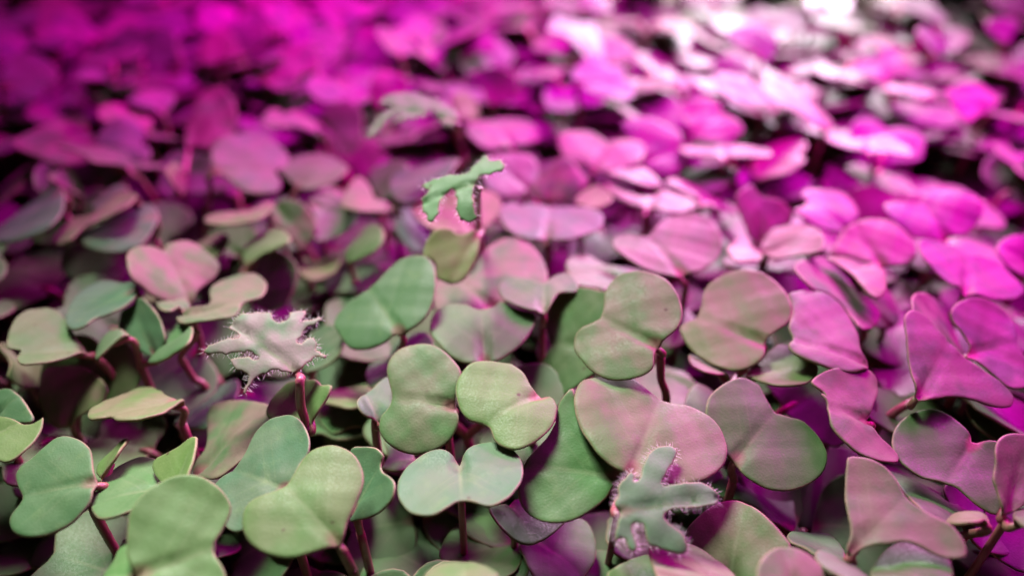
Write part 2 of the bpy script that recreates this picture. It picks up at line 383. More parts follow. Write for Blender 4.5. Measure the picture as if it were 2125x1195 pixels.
# ------------------------------------------------------------------ the seedlings seen in the photograph (positions in mm)
PLANTS = [
('large pale green seedling leaf cut by the bottom edge, left of the black-spotted leaf',None,[],[('cot',[-43.57,52.82,3.07],[0.192,-0.192,0.962],[0.878,0.472,-0.081],8.64,[(0.19,5.93),(0.88,7.83),(2.66,9.59),(4.88,10.56),(7.17,10.63),(9.28,9.71),(11.09,7.49),(11.92,5.32),(11.74,3.8),(10.31,1.92),(8.94,0.52),(8.67,-0.65),(9.1,-2.29),(9.23,-3.99),(8.32,-6.23),(5.53,-6.82),(2.43,-5.13),(0.77,-2.3),(0.0,0.0),(-0.43,2.41),(-0.17,4.38)],(0,0.2,0)),('cot',[-44.01,53.48,2.37],[-0.259,0.432,0.864],[-0.929,0.132,-0.345],4.84,[(8.8,-8.36),(8.09,-5.87),(6.48,-2.51),(5.13,-0.04),(0.73,3.57),(-1.48,2.94),(-0.45,0.37),(3.29,-3.4)],(0,0.1,0))]),
('grey-green seedling with a crimson leaf base and an edge-on second leaf, at the lower left',None,[[-57.15,70.33,-3.34],[-59.19,70.33,-9.04]],[('cot',[-55.21,68.14,0.63],[-0.098,-0.195,0.976],[-0.984,-0.128,-0.124],9.83,[(8.11,-7.67),(7.19,-8.5),(5.63,-8.48),(3.62,-7.36),(1.95,-5.62),(1.2,-3.97),(0.53,-1.89),(0.02,-0.12),(-0.04,1.29),(0.07,2.87),(1.54,4.82),(3.55,5.96),(5.87,6.47),(7.98,6.17),(9.68,5.08),(10.44,3.73),(10.37,2.4),(9.7,0.95),(9.83,0.0),(10.83,-1.84),(11.44,-3.4),(10.92,-4.75),(9.47,-5.93)],(0.05,0,0.2)),('cot',[-56.96,70.93,-1.69],[-0.623,0.078,0.778],[0.407,0.882,0.237],6.16,[(0.78,1.91),(2.37,2.96),(4.76,2.39),(6.3,1.35),(5.85,-1.0),(3.8,-3.23),(1.76,-2.79),(-0.0,-1.04)],(0.3,0.5,0))]),
('pale green seedling with one folded leaf showing an orange rim, behind the large bottom-left leaf',None,[],[('cot',[-45.85,68.8,-0.71],[-0.095,0.286,0.953],[-0.947,-0.321,0.002],9.71,[(9.79,0.7),(9.86,-2.36),(9.13,-5.61),(7.45,-8.61),(5.19,-9.28),(2.92,-7.94),(1.72,-6.25),(-0.25,-2.32),(-0.68,1.12),(1.21,2.53),(3.03,3.89),(4.87,4.65),(6.92,4.86),(8.6,3.61)],(0,0.1,0.1)),('cot',[-44.35,66.29,1.83],[-0.623,-0.078,0.778],[0.215,0.94,0.266],7.4,[(4.52,7.36),(5.8,4.08),(7.39,1.61),(7.45,0.05),(6.26,-1.32),(3.51,-2.83),(1.39,-3.67),(-0.36,-3.62),(0.09,0.93),(2.43,5.79)],(0.05,0.6,0))]),
('blue-grey seedling leaf with a purple-shaded top, just above the black-spotted leaf',None,[],[('cot',[-29.25,66.28,1.52],[-0.37,-0.092,0.925],[-0.815,0.511,-0.275],11.43,[(8.36,-9.75),(5.93,-9.63),(3.29,-8.5),(1.51,-7.1),(0.58,-5.53),(0.68,-3.99),(0.3,-2.11),(0.0,0.0),(0.37,2.72),(1.5,4.91),(2.61,7.08),(4.99,7.35),(9.07,5.72),(12.15,4.15),(12.6,2.25),(11.81,0.75),(11.08,-1.0),(11.54,-3.26),(12.22,-5.8),(11.05,-8.29)],(0.15,0,0.5))]),
('light green seedling with small black spots and a magenta leaf base on a bent stalk',None,[[-21.22,58.98,-1.05],[-20.59,58.98,-4.86],[-20.33,58.98,-7.74]],[('cot',[-21.13,58.18,1.62],[0.0,-0.196,0.981],[-0.725,0.676,0.135],11.06,[(12.79,-5.49),(12.35,-6.73),(11.41,-7.85),(10.02,-8.62),(8.11,-8.96),(6.16,-8.57),(4.52,-7.62),(3.35,-6.26),(2.15,-4.11),(1.4,-2.49),(0.55,-1.3),(-0.07,-0.07),(0.25,0.66),(0.64,1.57),(1.42,3.14),(2.47,4.96),(3.94,6.22),(5.91,7.14),(8.05,7.51),(9.99,7.11),(11.3,6.34),(12.27,5.22),(12.52,3.97),(11.9,2.47),(11.27,0.96),(11.12,-0.41),(11.81,-1.93),(12.53,-3.47)],(0.15,0.25,0))]),
('blue-green notched seedling leaf with one dark fleck, tucked right of the black-spotted leaf',None,[],[('cot',[-21.85,67.11,-4.66],[-0.68,-0.272,0.68],[0.503,0.502,0.704],7.83,[(6.12,6.82),(7.7,4.78),(8.93,2.43),(9.22,0.63),(8.87,-0.05),(7.83,-0.0),(7.47,-1.49),(7.95,-3.48),(8.01,-5.15),(7.4,-6.11),(6.22,-6.53),(4.32,-5.83),(2.21,-4.3),(0.35,-2.35),(-0.61,-0.8),(0.77,2.76),(3.75,5.5)],(0.05,0,0.4))]),
('blue-green butterfly-shaped seedling leaf with a pink midline and a nick in its right rim',None,[],[('cot',[-7.17,71.43,0.72],[-0.098,0.195,0.976],[0.107,-0.973,0.205],8.31,[(-0.01,-0.04),(-1.4,-0.81),(-2.41,-2.1),(-2.65,-3.87),(-1.83,-5.64),(-0.29,-7.16),(2.12,-8.2),(4.64,-8.32),(6.61,-7.71),(8.47,-6.67),(9.69,-5.07),(9.93,-3.28),(9.13,-1.65),(8.28,-0.4),(8.53,1.0),(9.69,2.94),(9.47,4.57),(8.06,6.34),(5.76,7.84),(3.29,8.39),(0.88,8.21),(-1.3,7.13),(-2.66,5.48),(-3.01,3.72),(-2.36,1.89),(-1.24,0.61)],(0.12,0,0.45))]),
('tan-green figure-eight seedling leaf standing upright beside the bright green round one, centre',None,[],[('cot',[-8.47,81.35,1.32],[-0.092,-0.37,0.925],[-0.984,0.176,-0.028],9.62,[(11.05,-4.11),(11.05,-6.79),(9.68,-8.57),(7.56,-9.35),(5.31,-9.46),(3.09,-8.48),(1.03,-6.83),(-0.14,-5.24),(-0.11,-2.78),(-0.07,-0.48),(-0.99,1.48),(-1.08,3.17),(-0.24,5.42),(1.75,7.08),(4.16,7.77),(6.8,7.46),(8.97,6.3),(10.17,4.77),(10.4,2.84),(9.48,1.11),(9.56,-0.77)],(0.3,0.1,0.1))]),
('bright yellow-green seedling leaf with a deep right-hand cleft, right of the figure-eight leaf',None,[],[('cot',[4.02,81.87,3.56],[0.0,-0.1,0.995],[-0.807,-0.587,-0.059],9.54,[(9.88,-7.05),(8.54,-8.66),(6.77,-9.64),(4.54,-9.95),(2.18,-8.73),(0.58,-7.25),(0.02,-6.64),(-0.39,-4.4),(0.12,-1.75),(-0.13,-0.16),(-1.17,0.38),(-1.23,1.81),(-0.66,3.19),(-0.03,3.92),(1.92,5.58),(4.14,6.28),(6.5,6.5),(8.61,6.08),(9.69,4.65),(9.98,2.82),(9.61,1.62),(9.31,0.34),(9.93,-0.79),(10.88,-2.16),(10.94,-4.28)],(0,0.35,0))]),
('seedling with a wide pinkish heart leaf, a deep green leaf and the lowest hairy leaf',None,[],[('cot',[15.81,68.53,1.62],[0.099,-0.099,0.99],[0.397,0.916,0.052],14.42,[(7.11,10.77),(9.76,11.57),(12.2,11.46),(13.84,10.02),(15.52,7.55),(16.38,5.3),(15.4,3.24),(14.52,0.76),(14.41,-1.22),(15.14,-3.21),(15.22,-4.25),(14.94,-6.45),(13.84,-8.58),(11.9,-10.17),(9.92,-10.94),(7.58,-10.89),(5.09,-9.91),(3.08,-8.41),(1.02,-5.44),(0.14,-2.4),(0.1,-0.19),(0.06,2.03),(0.89,4.8),(2.24,6.65),(4.14,8.73)],(0.35,0.2,0)),('cot',[15.09,69.97,-0.33],[-0.095,-0.286,0.953],[-0.985,0.167,-0.048],13.96,[(8.05,-12.21),(9.21,-11.06),(9.95,-9.45),(10.12,-6.91),(11.17,-4.35),(13.08,-1.74),(13.85,-0.01),(14.18,2.34),(13.93,4.12),(12.9,6.0),(11.25,7.12),(9.28,7.59),(7.61,7.46),(5.59,6.69),(3.64,5.07),(2.1,3.26),(1.18,1.37),(0.01,-0.11),(1.17,-1.37),(2.98,-2.34),(4.93,-4.51),(6.48,-6.78),(7.4,-9.19)],(0,0,0)),('true',[13.04,62.23,1.97],[0.095,-0.303,0.948],[0.979,0.201,-0.034],13.96,[(0.01,0.83),(0.88,2.16),(1.05,3.2),(2.15,4.11),(3.23,4.93),(3.77,4.52),(3.28,3.51),(4.12,3.82),(5.05,5.21),(6.17,6.83),(7.34,7.79),(8.79,8.15),(10.08,7.97),(10.49,7.11),(9.84,6.07),(8.09,4.33),(7.08,3.17),(7.11,2.52),(8.41,2.5),(10.59,2.48),(12.3,2.29),(13.39,1.59),(14.1,0.41),(14.17,-0.03),(13.3,-0.64),(11.71,-0.83),(9.58,-0.72),(7.7,-0.54),(6.29,-0.95),(5.91,-1.51),(6.63,-2.64),(7.6,-3.6),(7.9,-4.65),(7.75,-5.82),(7.03,-6.1),(5.7,-5.7),(4.28,-4.89),(3.14,-4.51),(3.01,-3.5),(3.0,-2.09),(2.5,-1.61),(1.59,-1.87),(1.42,-3.26),(1.56,-4.27),(1.15,-4.99),(0.46,-4.49),(0.28,-3.28),(-0.42,-3.17),(-1.13,-3.56),(-0.56,-2.15),(-0.06,-1.01),(0.61,-0.09)],(0,0,0))]),
('dark green seedling leaf showing as a crescent under the deep green round one, bottom centre',None,[],[('cot',[-0.21,71.95,-8.27],[0.358,0.268,0.894],[0.401,-0.909,0.113],8.09,[(2.01,-4.6),(0.68,-1.12),(-0.7,1.7),(1.31,2.63),(3.3,4.92),(4.93,6.54),(6.19,5.01),(7.4,2.74),(8.1,0.26),(8.19,-2.11),(7.11,-3.87),(5.13,-4.72)],(0,0,0.1))]),
('pair of shaded dark green leaves low at the bottom edge, below the crescent',None,[],[('cot',[2.65,72.35,-16.43],[0.195,0.098,0.976],[0.717,-0.693,-0.074],10.05,[(0.4,-2.6),(2.73,-4.45),(4.98,-5.55),(7.39,-5.49),(9.31,-3.5),(10.39,-0.43),(9.85,3.3),(8.35,6.02),(6.34,7.8),(3.83,8.55),(1.23,6.15),(-0.06,1.91)],(0,0,0.1)),('cot',[0.93,73.27,-18.95],[-0.095,0.286,0.953],[-0.924,-0.381,0.022],11.27,[(12.12,-1.25),(11.05,-3.92),(9.04,-6.22),(6.16,-7.75),(3.54,-7.53),(1.38,-6.02),(-0.28,-1.99),(-0.3,1.83),(1.61,5.19),(3.97,7.32),(8.72,6.98),(11.26,3.81)],(0,0.1,0))]),
('pale leaf top peeking up at the very bottom edge below the shaded pair',None,[],[('cot',[-5.32,49.41,5.04],[0.0,0.514,0.857],[-0.059,0.856,-0.514],8.12,[(4.16,4.69),(6.28,3.76),(7.81,1.91),(8.25,0.0),(7.59,-1.91),(5.45,-3.37),(3.65,-4.05),(0.91,-2.85),(0.0,0.0),(1.26,3.03)],(0.3,0.2,0))]),
('dark green twin-lobed seedling leaf with a black central crease, right of the wide heart leaf',None,[],[('cot',[31.2,73.63,-1.76],[0.095,-0.286,0.953],[0.675,0.722,0.149],10.86,[(3.37,7.55),(5.28,8.35),(6.7,8.45),(9.18,8.09),(11.42,7.23),(12.61,5.96),(12.99,4.18),(12.69,3.52),(11.41,1.45),(10.86,0.0),(11.48,-1.69),(12.36,-3.63),(12.27,-5.84),(11.42,-7.8),(10.22,-9.01),(8.25,-9.74),(5.95,-9.76),(3.45,-8.89),(1.43,-7.51),(-0.13,-5.61),(-0.75,-3.38),(-0.68,-1.47),(0.1,0.07),(-0.16,2.34),(0.69,4.58),(1.98,6.44)],(0.05,0,0))]),
('bent magenta seedling leaf dropping like a tongue between two green leaves, lower right',None,[[52.69,80.35,-1.81],[53.38,80.35,-7.8]],[('cot',[51.45,79.55,0.42],[0.282,-0.188,0.941],[-0.955,0.043,0.295],6.78,[(6.67,-2.37),(8.1,-3.09),(8.71,-4.05),(5.88,-6.66),(1.74,-8.51),(-1.74,-9.42),(-3.11,-8.16),(-3.02,-6.06),(-2.87,-5.57),(-1.23,-2.55),(-0.1,0.11),(-0.42,0.96),(-1.6,2.5),(-3.09,3.67),(-3.83,4.77),(-3.25,6.06),(-1.3,6.81),(1.51,7.16),(3.83,6.52),(5.73,4.99),(6.88,3.23),(6.8,0.82),(6.78,-1.37),(7.64,-2.23)],(0.5,0,0))]),
('broad pink leaf with a green foot and a hard-edged magenta patch, lower right corner area',None,[[42.09,58.02,-1.65],[42.58,58.02,-5.49]],[('cot',[41.27,57.22,0.9],[-0.099,-0.099,0.99],[0.777,0.613,0.139],11.48,[(11.0,8.24),(11.93,7.56),(12.85,6.04),(13.23,4.18),(12.8,2.29),(11.88,0.58),(11.26,-1.34),(11.57,-3.72),(11.73,-5.92),(10.95,-7.8),(9.71,-8.91),(8.97,-8.94),(7.8,-8.03),(6.99,-6.49),(6.45,-4.35),(5.48,-3.06),(3.96,-2.12),(2.85,-1.13),(1.69,-0.38),(0.28,-0.25),(-0.21,0.19),(0.11,0.74),(2.08,1.56),(3.71,3.04),(5.52,4.77),(7.89,6.43),(9.6,7.51)],(0.4,0.1,0))]),
('green saddle-shaped leaf with a hot pink notch on top, near the right edge',None,[],[('cot',[66.29,77.23,-2.06],[0.0,-0.196,0.981],[-0.686,-0.714,-0.143],9.07,[(7.34,-8.93),(5.21,-9.36),(2.6,-9.14),(0.4,-8.2),(-1.18,-6.72),(-1.68,-4.99),(-1.52,-3.0),(-0.81,-1.04),(-0.13,-0.05),(-1.62,1.64),(-1.79,3.4),(0.92,4.92),(5.56,6.31),(8.44,6.81),(9.24,5.62),(9.4,3.94),(9.07,2.25),(8.81,0.79),(9.47,-0.96),(10.37,-2.62),(10.66,-4.34),(10.33,-6.15),(9.2,-7.9)],(0.05,0,0))]),
('pink and green seedling on a slanting stalk in the lower right, cut by the edge',None,[[64.36,63.88,-1.95],[64.21,63.88,-7.22],[64.02,63.88,-13.99]],[('cot',[63.92,63.45,0.31],[0.268,-0.358,0.894],[0.541,0.824,0.167],12.95,[(6.77,4.34),(8.77,4.34),(10.61,3.53),(12.09,2.1),(13.2,0.06),(13.0,-2.54),(10.58,-3.79),(6.87,-3.32),(3.71,-2.05),(0.7,-0.56),(-0.47,0.6),(0.19,1.73),(1.63,2.57),(2.79,3.46),(4.0,3.65),(5.23,3.83)],(0.35,0.1,0)),('cot',[63.65,62.7,0.84],[0.0,0.625,0.781],[0.997,-0.064,0.051],4.52,[(0.61,1.19),(3.91,5.43),(6.5,6.47),(5.4,1.58),(0.68,-5.93),(-1.22,-6.09),(-1.45,-4.08)],(0,0.2,0))]),
('green leaf with a violet patch lying under the saddle-shaped leaf, plus an orange-rimmed edge-on one',None,[],[('cot',[67.61,70.69,-10.26],[0.337,0.421,0.842],[-0.713,0.699,-0.064],13.87,[(15.07,1.13),(13.43,-4.34),(10.12,-3.97),(6.87,-5.76),(4.53,-5.87),(1.75,-2.87),(-0.44,-3.01),(0.42,5.66),(2.25,13.18),(4.22,14.68),(6.89,12.97),(9.58,8.9),(12.62,4.96)],(0.1,0,0.1)),('cot',[60.68,62.75,0.45],[-0.14,0.7,0.7],[-0.933,0.144,-0.331],5.06,[(5.15,-0.03),(2.91,-3.3),(0.98,-3.55),(0.01,-1.76),(0.0,0.0),(1.8,2.75),(3.94,2.71),(5.02,1.51)],(0.2,0.6,0))]),
('round green leaf cut by the bottom edge under the broad pink leaf',None,[],[('cot',[50.61,52.28,1.98],[-0.089,0.445,0.891],[-0.752,0.557,-0.354],8.3,[(7.95,2.3),(8.52,-0.72),(8.41,-3.44),(7.68,-5.49),(6.34,-6.79),(4.48,-6.8),(2.43,-5.87),(1.09,-5.42),(0.12,-2.7),(-0.38,0.91),(1.37,3.93),(4.33,5.47),(6.66,4.68)],(0,0.1,0))]),
('twin large tan-pink leaves at the bottom edge below the hairy lobed leaf',None,[],[('cot',[27.76,58.02,-7.67],[-0.44,-0.176,0.88],[0.334,0.878,0.343],11.38,[(6.39,7.15),(7.92,6.37),(9.54,5.14),(10.97,3.64),(11.75,1.57),(11.6,0.04),(10.82,-2.04),(9.43,-4.19),(8.0,-5.87),(6.91,-6.85),(4.8,-6.8),(2.48,-5.61),(0.26,-3.0),(-0.35,-0.28),(0.58,3.11),(1.98,5.64),(4.17,6.85)],(0.35,0.2,0)),('cot',[26.9,55.4,-3.42],[0.259,0.432,0.864],[-0.869,0.494,0.014],10.28,[(10.84,-0.45),(9.64,-2.49),(7.73,-5.43),(5.78,-6.63),(3.45,-5.97),(1.01,-4.44),(-0.46,-2.0),(-0.26,2.55),(2.7,7.2),(5.74,8.35),(8.3,5.57)],(0.45,0.1,0))]),
('small green leaf tip between the hairy leaf and the bottom edge',None,[],[('cot',[16.16,56.0,-5.1],[0.358,0.268,0.894],[-0.264,0.948,-0.179],5.17,[(1.81,4.38),(4.49,1.05),(5.78,-1.53),(6.54,-4.18),(5.06,-3.96),(2.79,-3.83),(0.12,-1.26),(-0.23,2.47)],(0,0.15,0))]),
('rounded rosy leaf tip overlapping the twin tan-pink leaves at the bottom edge',None,[],[('cot',[32.79,50.45,1.69],[0.286,-0.095,0.953],[0.005,0.995,0.098],6.82,[(2.55,4.86),(4.04,4.09),(5.71,2.42),(6.71,0.67),(6.94,-1.11),(6.42,-2.7),(5.26,-3.87),(3.74,-4.47),(1.42,-3.33),(0.0,0.0),(-0.25,3.12),(0.62,4.92)],(0.55,0.1,0))]),
('small seedling with one dark green and one violet-patched leaf, right of the rosy leaf tip',None,[],[('cot',[43.13,60.86,-5.61],[0.239,0.557,0.796],[-0.749,0.627,-0.214],7.09,[(7.58,-0.12),(7.13,-3.31),(5.76,-5.97),(4.21,-7.46),(2.47,-6.16),(0.8,-3.43),(-0.44,1.48),(0.66,3.24),(2.42,4.17),(4.74,2.3),(6.26,2.3)],(0,0,0.2)),('cot',[42.14,55.53,-0.18],[0.249,0.498,0.83],[-0.92,0.39,0.042],5.25,[(5.45,0.21),(4.51,-2.74),(3.28,-3.75),(1.78,-3.02),(0.74,-1.89),(-0.27,-0.79),(-0.78,1.26),(0.72,5.13),(2.42,4.4),(3.82,3.81),(4.85,2.8)],(0.2,0,0.3))]),
('shaded blue-green leaf under the twin-lobed leaf with the black crease',None,[],[('cot',[41.96,72.62,-16.02],[0.348,0.348,0.87],[-0.777,0.626,0.06],12.26,[(11.8,-7.21),(9.62,-5.71),(6.82,-9.69),(3.59,-12.47),(1.35,-6.65),(-0.17,-1.94),(0.08,1.73),(2.42,0.6),(5.49,-0.12),(7.99,0.49),(10.76,4.4),(13.06,1.72)],(0,0,0.2))]),
('pale yellow-green seedling cut by the left edge, its front leaf cupped over a green one',None,[],[('cot',[-77.53,82.31,-2.22],[-0.365,-0.183,0.913],[0.848,0.338,0.407],5.79,[(-0.46,5.18),(1.25,5.1),(3.04,3.88),(4.59,1.62),(6.14,-1.29),(7.42,-5.25),(6.92,-6.01),(4.71,-4.68),(1.87,-2.72),(-0.66,1.17)],(0,0,0.3)),('cot',[-74.41,77.13,0.08],[-0.1,0.0,0.995],[0.943,0.319,0.094],7.49,[(-0.61,3.58),(1.19,3.12),(3.16,1.58),(5.18,-0.48),(6.71,-0.66),(7.47,0.18),(7.71,-1.43),(7.47,-3.27),(6.66,-5.13),(5.61,-6.52),(4.1,-7.38),(2.76,-6.65),(0.7,-4.09)],(0.05,0.4,0))]),
('dark olive leaf standing in shade with a pale rim, left of the thin folded leaf',None,[],[('cot',[-71.15,87.88,-9.71],[-0.183,-0.365,0.913],[0.153,0.907,0.393],9.36,[(2.27,6.58),(5.01,7.68),(7.85,8.49),(9.07,7.83),(9.89,4.7),(9.83,1.49),(8.6,-1.6),(7.08,-4.17),(5.51,-5.65),(5.91,-5.36),(3.67,-4.88),(2.11,-2.6),(0.0,0.0),(-0.69,1.78),(0.45,4.19),(2.46,6.31),(4.32,7.58)],(0.6,0.5,0))]),
('thin folded seedling leaf seen nearly edge-on with a red back and pale green lip',None,[],[('cot',[-49.46,84.77,-0.44],[-0.089,0.445,0.891],[-0.763,-0.605,0.226],10.01,[(12.18,-3.43),(11.36,-6.66),(9.6,-8.22),(7.5,-9.48),(5.03,-11.02),(2.9,-11.9),(1.55,-10.66),(1.03,-6.64),(1.09,-1.76),(-0.11,-0.33),(0.1,1.4),(1.87,2.98),(4.83,5.42),(6.91,5.19),(8.76,4.23),(9.97,2.41),(9.76,-0.18),(10.91,-0.68),(11.74,-1.6)],(0.35,0.4,0))]),
('teal leaf lying low to the left of the magenta stalk of the hairy seedling',None,[],[('cot',[-55.09,90.47,-13.31],[-0.365,0.183,0.913],[0.735,0.659,0.162],10.78,[(3.89,10.77),(5.82,10.84),(7.54,5.8),(10.01,4.55),(11.55,4.36),(12.05,2.03),(11.09,-1.24),(9.23,-3.71),(7.63,-2.16),(5.84,-2.15),(3.28,-6.77),(1.69,-4.37),(-0.38,0.78),(1.45,4.41),(3.76,7.39)],(0,0,0.5))]),
('brownish leaf with a magenta foot, behind the blue-grey purple-topped leaf',None,[],[('cot',[-47.82,77.33,-9.09],[-0.447,0.0,0.894],[0.703,0.618,0.352],14.82,[(6.41,10.0),(7.69,11.01),(9.39,10.28),(11.45,7.85),(13.5,3.87),(14.79,0.71),(15.09,-2.4),(14.26,-5.18),(11.16,-6.18),(7.78,-6.55),(5.07,-6.85),(2.72,-6.15),(0.83,-2.11),(-0.25,0.14),(1.63,2.51),(3.63,3.15),(5.02,6.12)],(0.5,0,0.1))]),
('seedling with a frilly hairy pink-and-green lobed leaf on a magenta stalk, left of centre',None,[[-29.25,79.52,8.3],[-29.93,79.52,3.4],[-29.88,79.52,-0.56],[-30.99,79.52,-6.82]],[('cot',[-29.51,78.72,-0.01],[-0.432,-0.259,0.864],[-0.112,0.966,0.234],7.98,[(4.1,7.29),(5.97,7.17),(7.49,5.97),(7.78,5.62),(8.75,3.6),(7.98,-0.0),(7.13,-1.5),(5.95,-2.41),(5.31,-4.14),(3.8,-3.77),(2.91,-2.92),(1.54,-1.59),(0.48,-0.11),(-0.6,0.52),(1.08,3.15),(2.52,5.84)],(0.05,0.3,0)),('true',[-31.4,84.5,5.04],[0.091,-0.409,0.908],[-0.812,0.497,0.305],11.36,[(12.94,5.31),(11.99,2.96),(10.17,0.9),(10.72,0.5),(12.1,0.57),(12.84,-0.19),(12.57,-1.91),(11.37,-3.36),(9.88,-4.52),(9.05,-4.49),(8.12,-4.19),(7.02,-4.37),(6.72,-5.62),(7.08,-6.7),(6.6,-7.59),(5.76,-8.07),(5.03,-7.27),(4.87,-6.38),(4.01,-7.55),(3.15,-8.73),(2.7,-8.57),(3.38,-7.2),(3.59,-6.02),(3.26,-4.61),(2.93,-3.55),(2.21,-3.45),(2.18,-4.46),(2.07,-5.04),(0.7,-5.27),(-0.07,-4.23),(-0.88,-4.2),(-1.79,-4.57),(-1.86,-4.14),(-0.67,-3.39),(-0.44,-2.25),(-0.56,-0.75),(0.0,0.0),(0.82,0.79),(1.9,1.3),(3.09,2.36),(3.65,3.74),(3.86,4.83),(3.46,6.53),(3.47,6.84),(4.07,6.22),(4.38,4.61),(5.44,4.48),(7.75,4.68),(8.46,3.95),(7.74,3.08),(5.57,2.05),(6.01,1.43),(7.45,1.73),(9.0,3.08),(10.63,4.34),(12.34,5.49)],(0.4,0,0.1))]),
('dark green leaf deep in the gap right of the magenta stalk',None,[],[('cot',[-33.32,95.58,-16.53],[-0.282,0.188,0.941],[0.897,0.399,0.189],9.14,[(-0.12,1.28),(1.71,3.83),(2.89,4.25),(5.74,4.79),(9.05,4.27),(9.87,2.17),(8.89,0.24),(8.25,-4.58),(7.58,-10.14),(6.22,-9.21),(4.49,-7.94),(2.54,-7.85),(1.07,-6.55),(-0.02,-2.27)],(0,0,0))]),
('little mauve-grey leaf on a purple stalk half hidden behind the figure-eight leaf',None,[[-19.96,81.46,-1.31],[-20.43,81.46,-5.84]],[('cot',[-19.0,80.66,0.22],[0.365,0.183,0.913],[-0.629,0.771,0.097],4.82,[(2.9,2.64),(4.3,0.91),(5.5,-1.9),(6.72,-4.23),(7.04,-6.32),(4.08,-5.22),(2.26,-4.05),(0.35,-1.39),(-0.09,0.34),(0.38,2.02),(1.5,2.83)],(0.2,0,0.5))]),
('pair of small blue-green leaves peeping out above the figure-eight leaf',None,[],[('cot',[-19.41,95.87,-5.92],[-0.432,0.259,0.864],[-0.89,0.03,-0.454],5.25,[(5.93,-1.43),(6.57,-5.0),(5.44,-6.5),(3.27,-6.0),(1.1,-4.38),(-0.41,1.27),(0.69,2.63),(2.55,3.54),(4.04,2.45)],(0,0,0.25)),('cot',[-19.47,98.49,-6.21],[-0.507,0.169,0.845],[0.633,0.739,0.232],7.56,[(0.36,3.19),(2.94,5.59),(5.53,5.2),(7.26,2.98),(7.67,0.15),(5.79,-4.56),(4.02,-6.4),(2.1,-3.7),(-0.65,-0.97)],(0,0,0.3))]),
('low leaf half hidden under the lower lobe of the figure-eight leaf, with a violet smear',None,[],[('cot',[-14.48,80.23,-8.02],[-0.092,0.37,0.925],[-0.908,-0.412,0.074],5.22,[(5.56,0.35),(3.91,-2.05),(3.02,-7.05),(1.33,-3.97),(0.05,-0.64),(-0.88,1.19),(1.03,1.67),(3.25,3.3),(4.53,2.72)],(0.2,0,0.2))]),
('wide smooth green leaf with a dark bottom crease, directly above the bright yellow-green one',None,[],[('cot',[-4.27,91.54,0.5],[0.0,-0.1,0.995],[-0.072,0.992,0.099],11.34,[(8.07,8.53),(10.6,8.0),(12.38,6.66),(13.07,4.51),(12.65,2.37),(11.6,1.06),(11.3,-0.53),(12.11,-2.46),(13.21,-3.15),(11.51,-5.47),(10.62,-7.28),(9.76,-8.81),(7.21,-8.44),(4.79,-7.31),(2.8,-5.85),(1.23,-3.95),(0.03,-1.85),(-0.01,-0.09),(-0.17,2.26),(0.45,4.0),(1.92,5.74),(4.08,7.24),(5.91,8.27)],(0.05,0.05,0.1))]),
('large pale bean-shaped leaf leaning to the right, with a dark split at its foot, centre-left',None,[],[('cot',[-17.9,96.66,1.85],[-0.358,-0.268,0.894],[-0.516,0.855,0.05],12.5,[(11.23,8.17),(12.65,6.47),(13.11,3.84),(12.53,0.68),(12.37,-1.66),(12.94,-3.35),(13.59,-5.43),(13.43,-7.79),(12.02,-9.81),(10.32,-10.94),(7.62,-11.12),(5.17,-10.28),(2.64,-8.74),(0.68,-6.78),(-0.69,-4.35),(-0.81,-2.0),(-0.54,-0.52),(0.33,0.31),(0.65,1.45),(0.65,3.08),(1.57,5.22),(2.79,6.9),(4.47,8.04),(7.35,8.32),(9.54,8.29)],(0,0.05,0.25))]),
('round mauve-green leaf just right of the frilly hairy leaf',None,[],[('cot',[-35.66,99.86,-9.39],[-0.573,0.0,0.819],[0.692,0.535,0.484],9.24,[(-0.38,0.0),(1.56,3.89),(3.6,7.99),(6.03,8.01),(8.13,5.84),(9.15,1.94),(9.16,-2.36),(7.78,-5.09),(5.97,-5.97),(3.9,-5.52),(1.5,-3.71)],(0.15,0,0.3))]),
('pair of shaded grey-green leaves behind the large bean-shaped leaf',None,[],[('cot',[-37.04,118.0,-16.42],[-0.572,-0.082,0.816],[0.6,0.638,0.484],9.31,[(-0.04,2.5),(2.66,5.53),(5.71,6.46),(8.01,4.39),(9.59,0.45),(9.51,-2.04),(6.23,-5.67),(3.36,-6.46),(1.06,-3.14),(0.0,0.0)],(0,0,0.2)),('cot',[-35.9,125.26,-12.56],[-0.286,0.095,0.953],[0.815,0.548,0.19],10.72,[(0.21,4.63),(2.88,7.87),(6.1,8.32),(8.4,6.36),(10.27,3.42),(10.72,-0.0),(10.42,-3.73),(7.63,-5.51),(3.69,-5.43),(1.17,-2.67),(-0.47,0.69)],(0.1,0,0.3))]),
('green leaf with a brown-shaded top, standing behind the pale pink leaf left of centre',None,[],[('cot',[-50.33,120.09,-9.65],[-0.337,-0.421,0.842],[0.695,0.492,0.524],10.82,[(2.33,7.0),(5.9,6.39),(8.96,5.0),(10.52,2.1),(11.1,-1.48),(10.25,-4.26),(8.23,-6.56),(5.87,-7.83),(3.57,-8.1),(1.57,-6.68),(0.51,-3.81),(0.24,-0.3),(0.83,3.3)],(0,0.1,0.1))]),
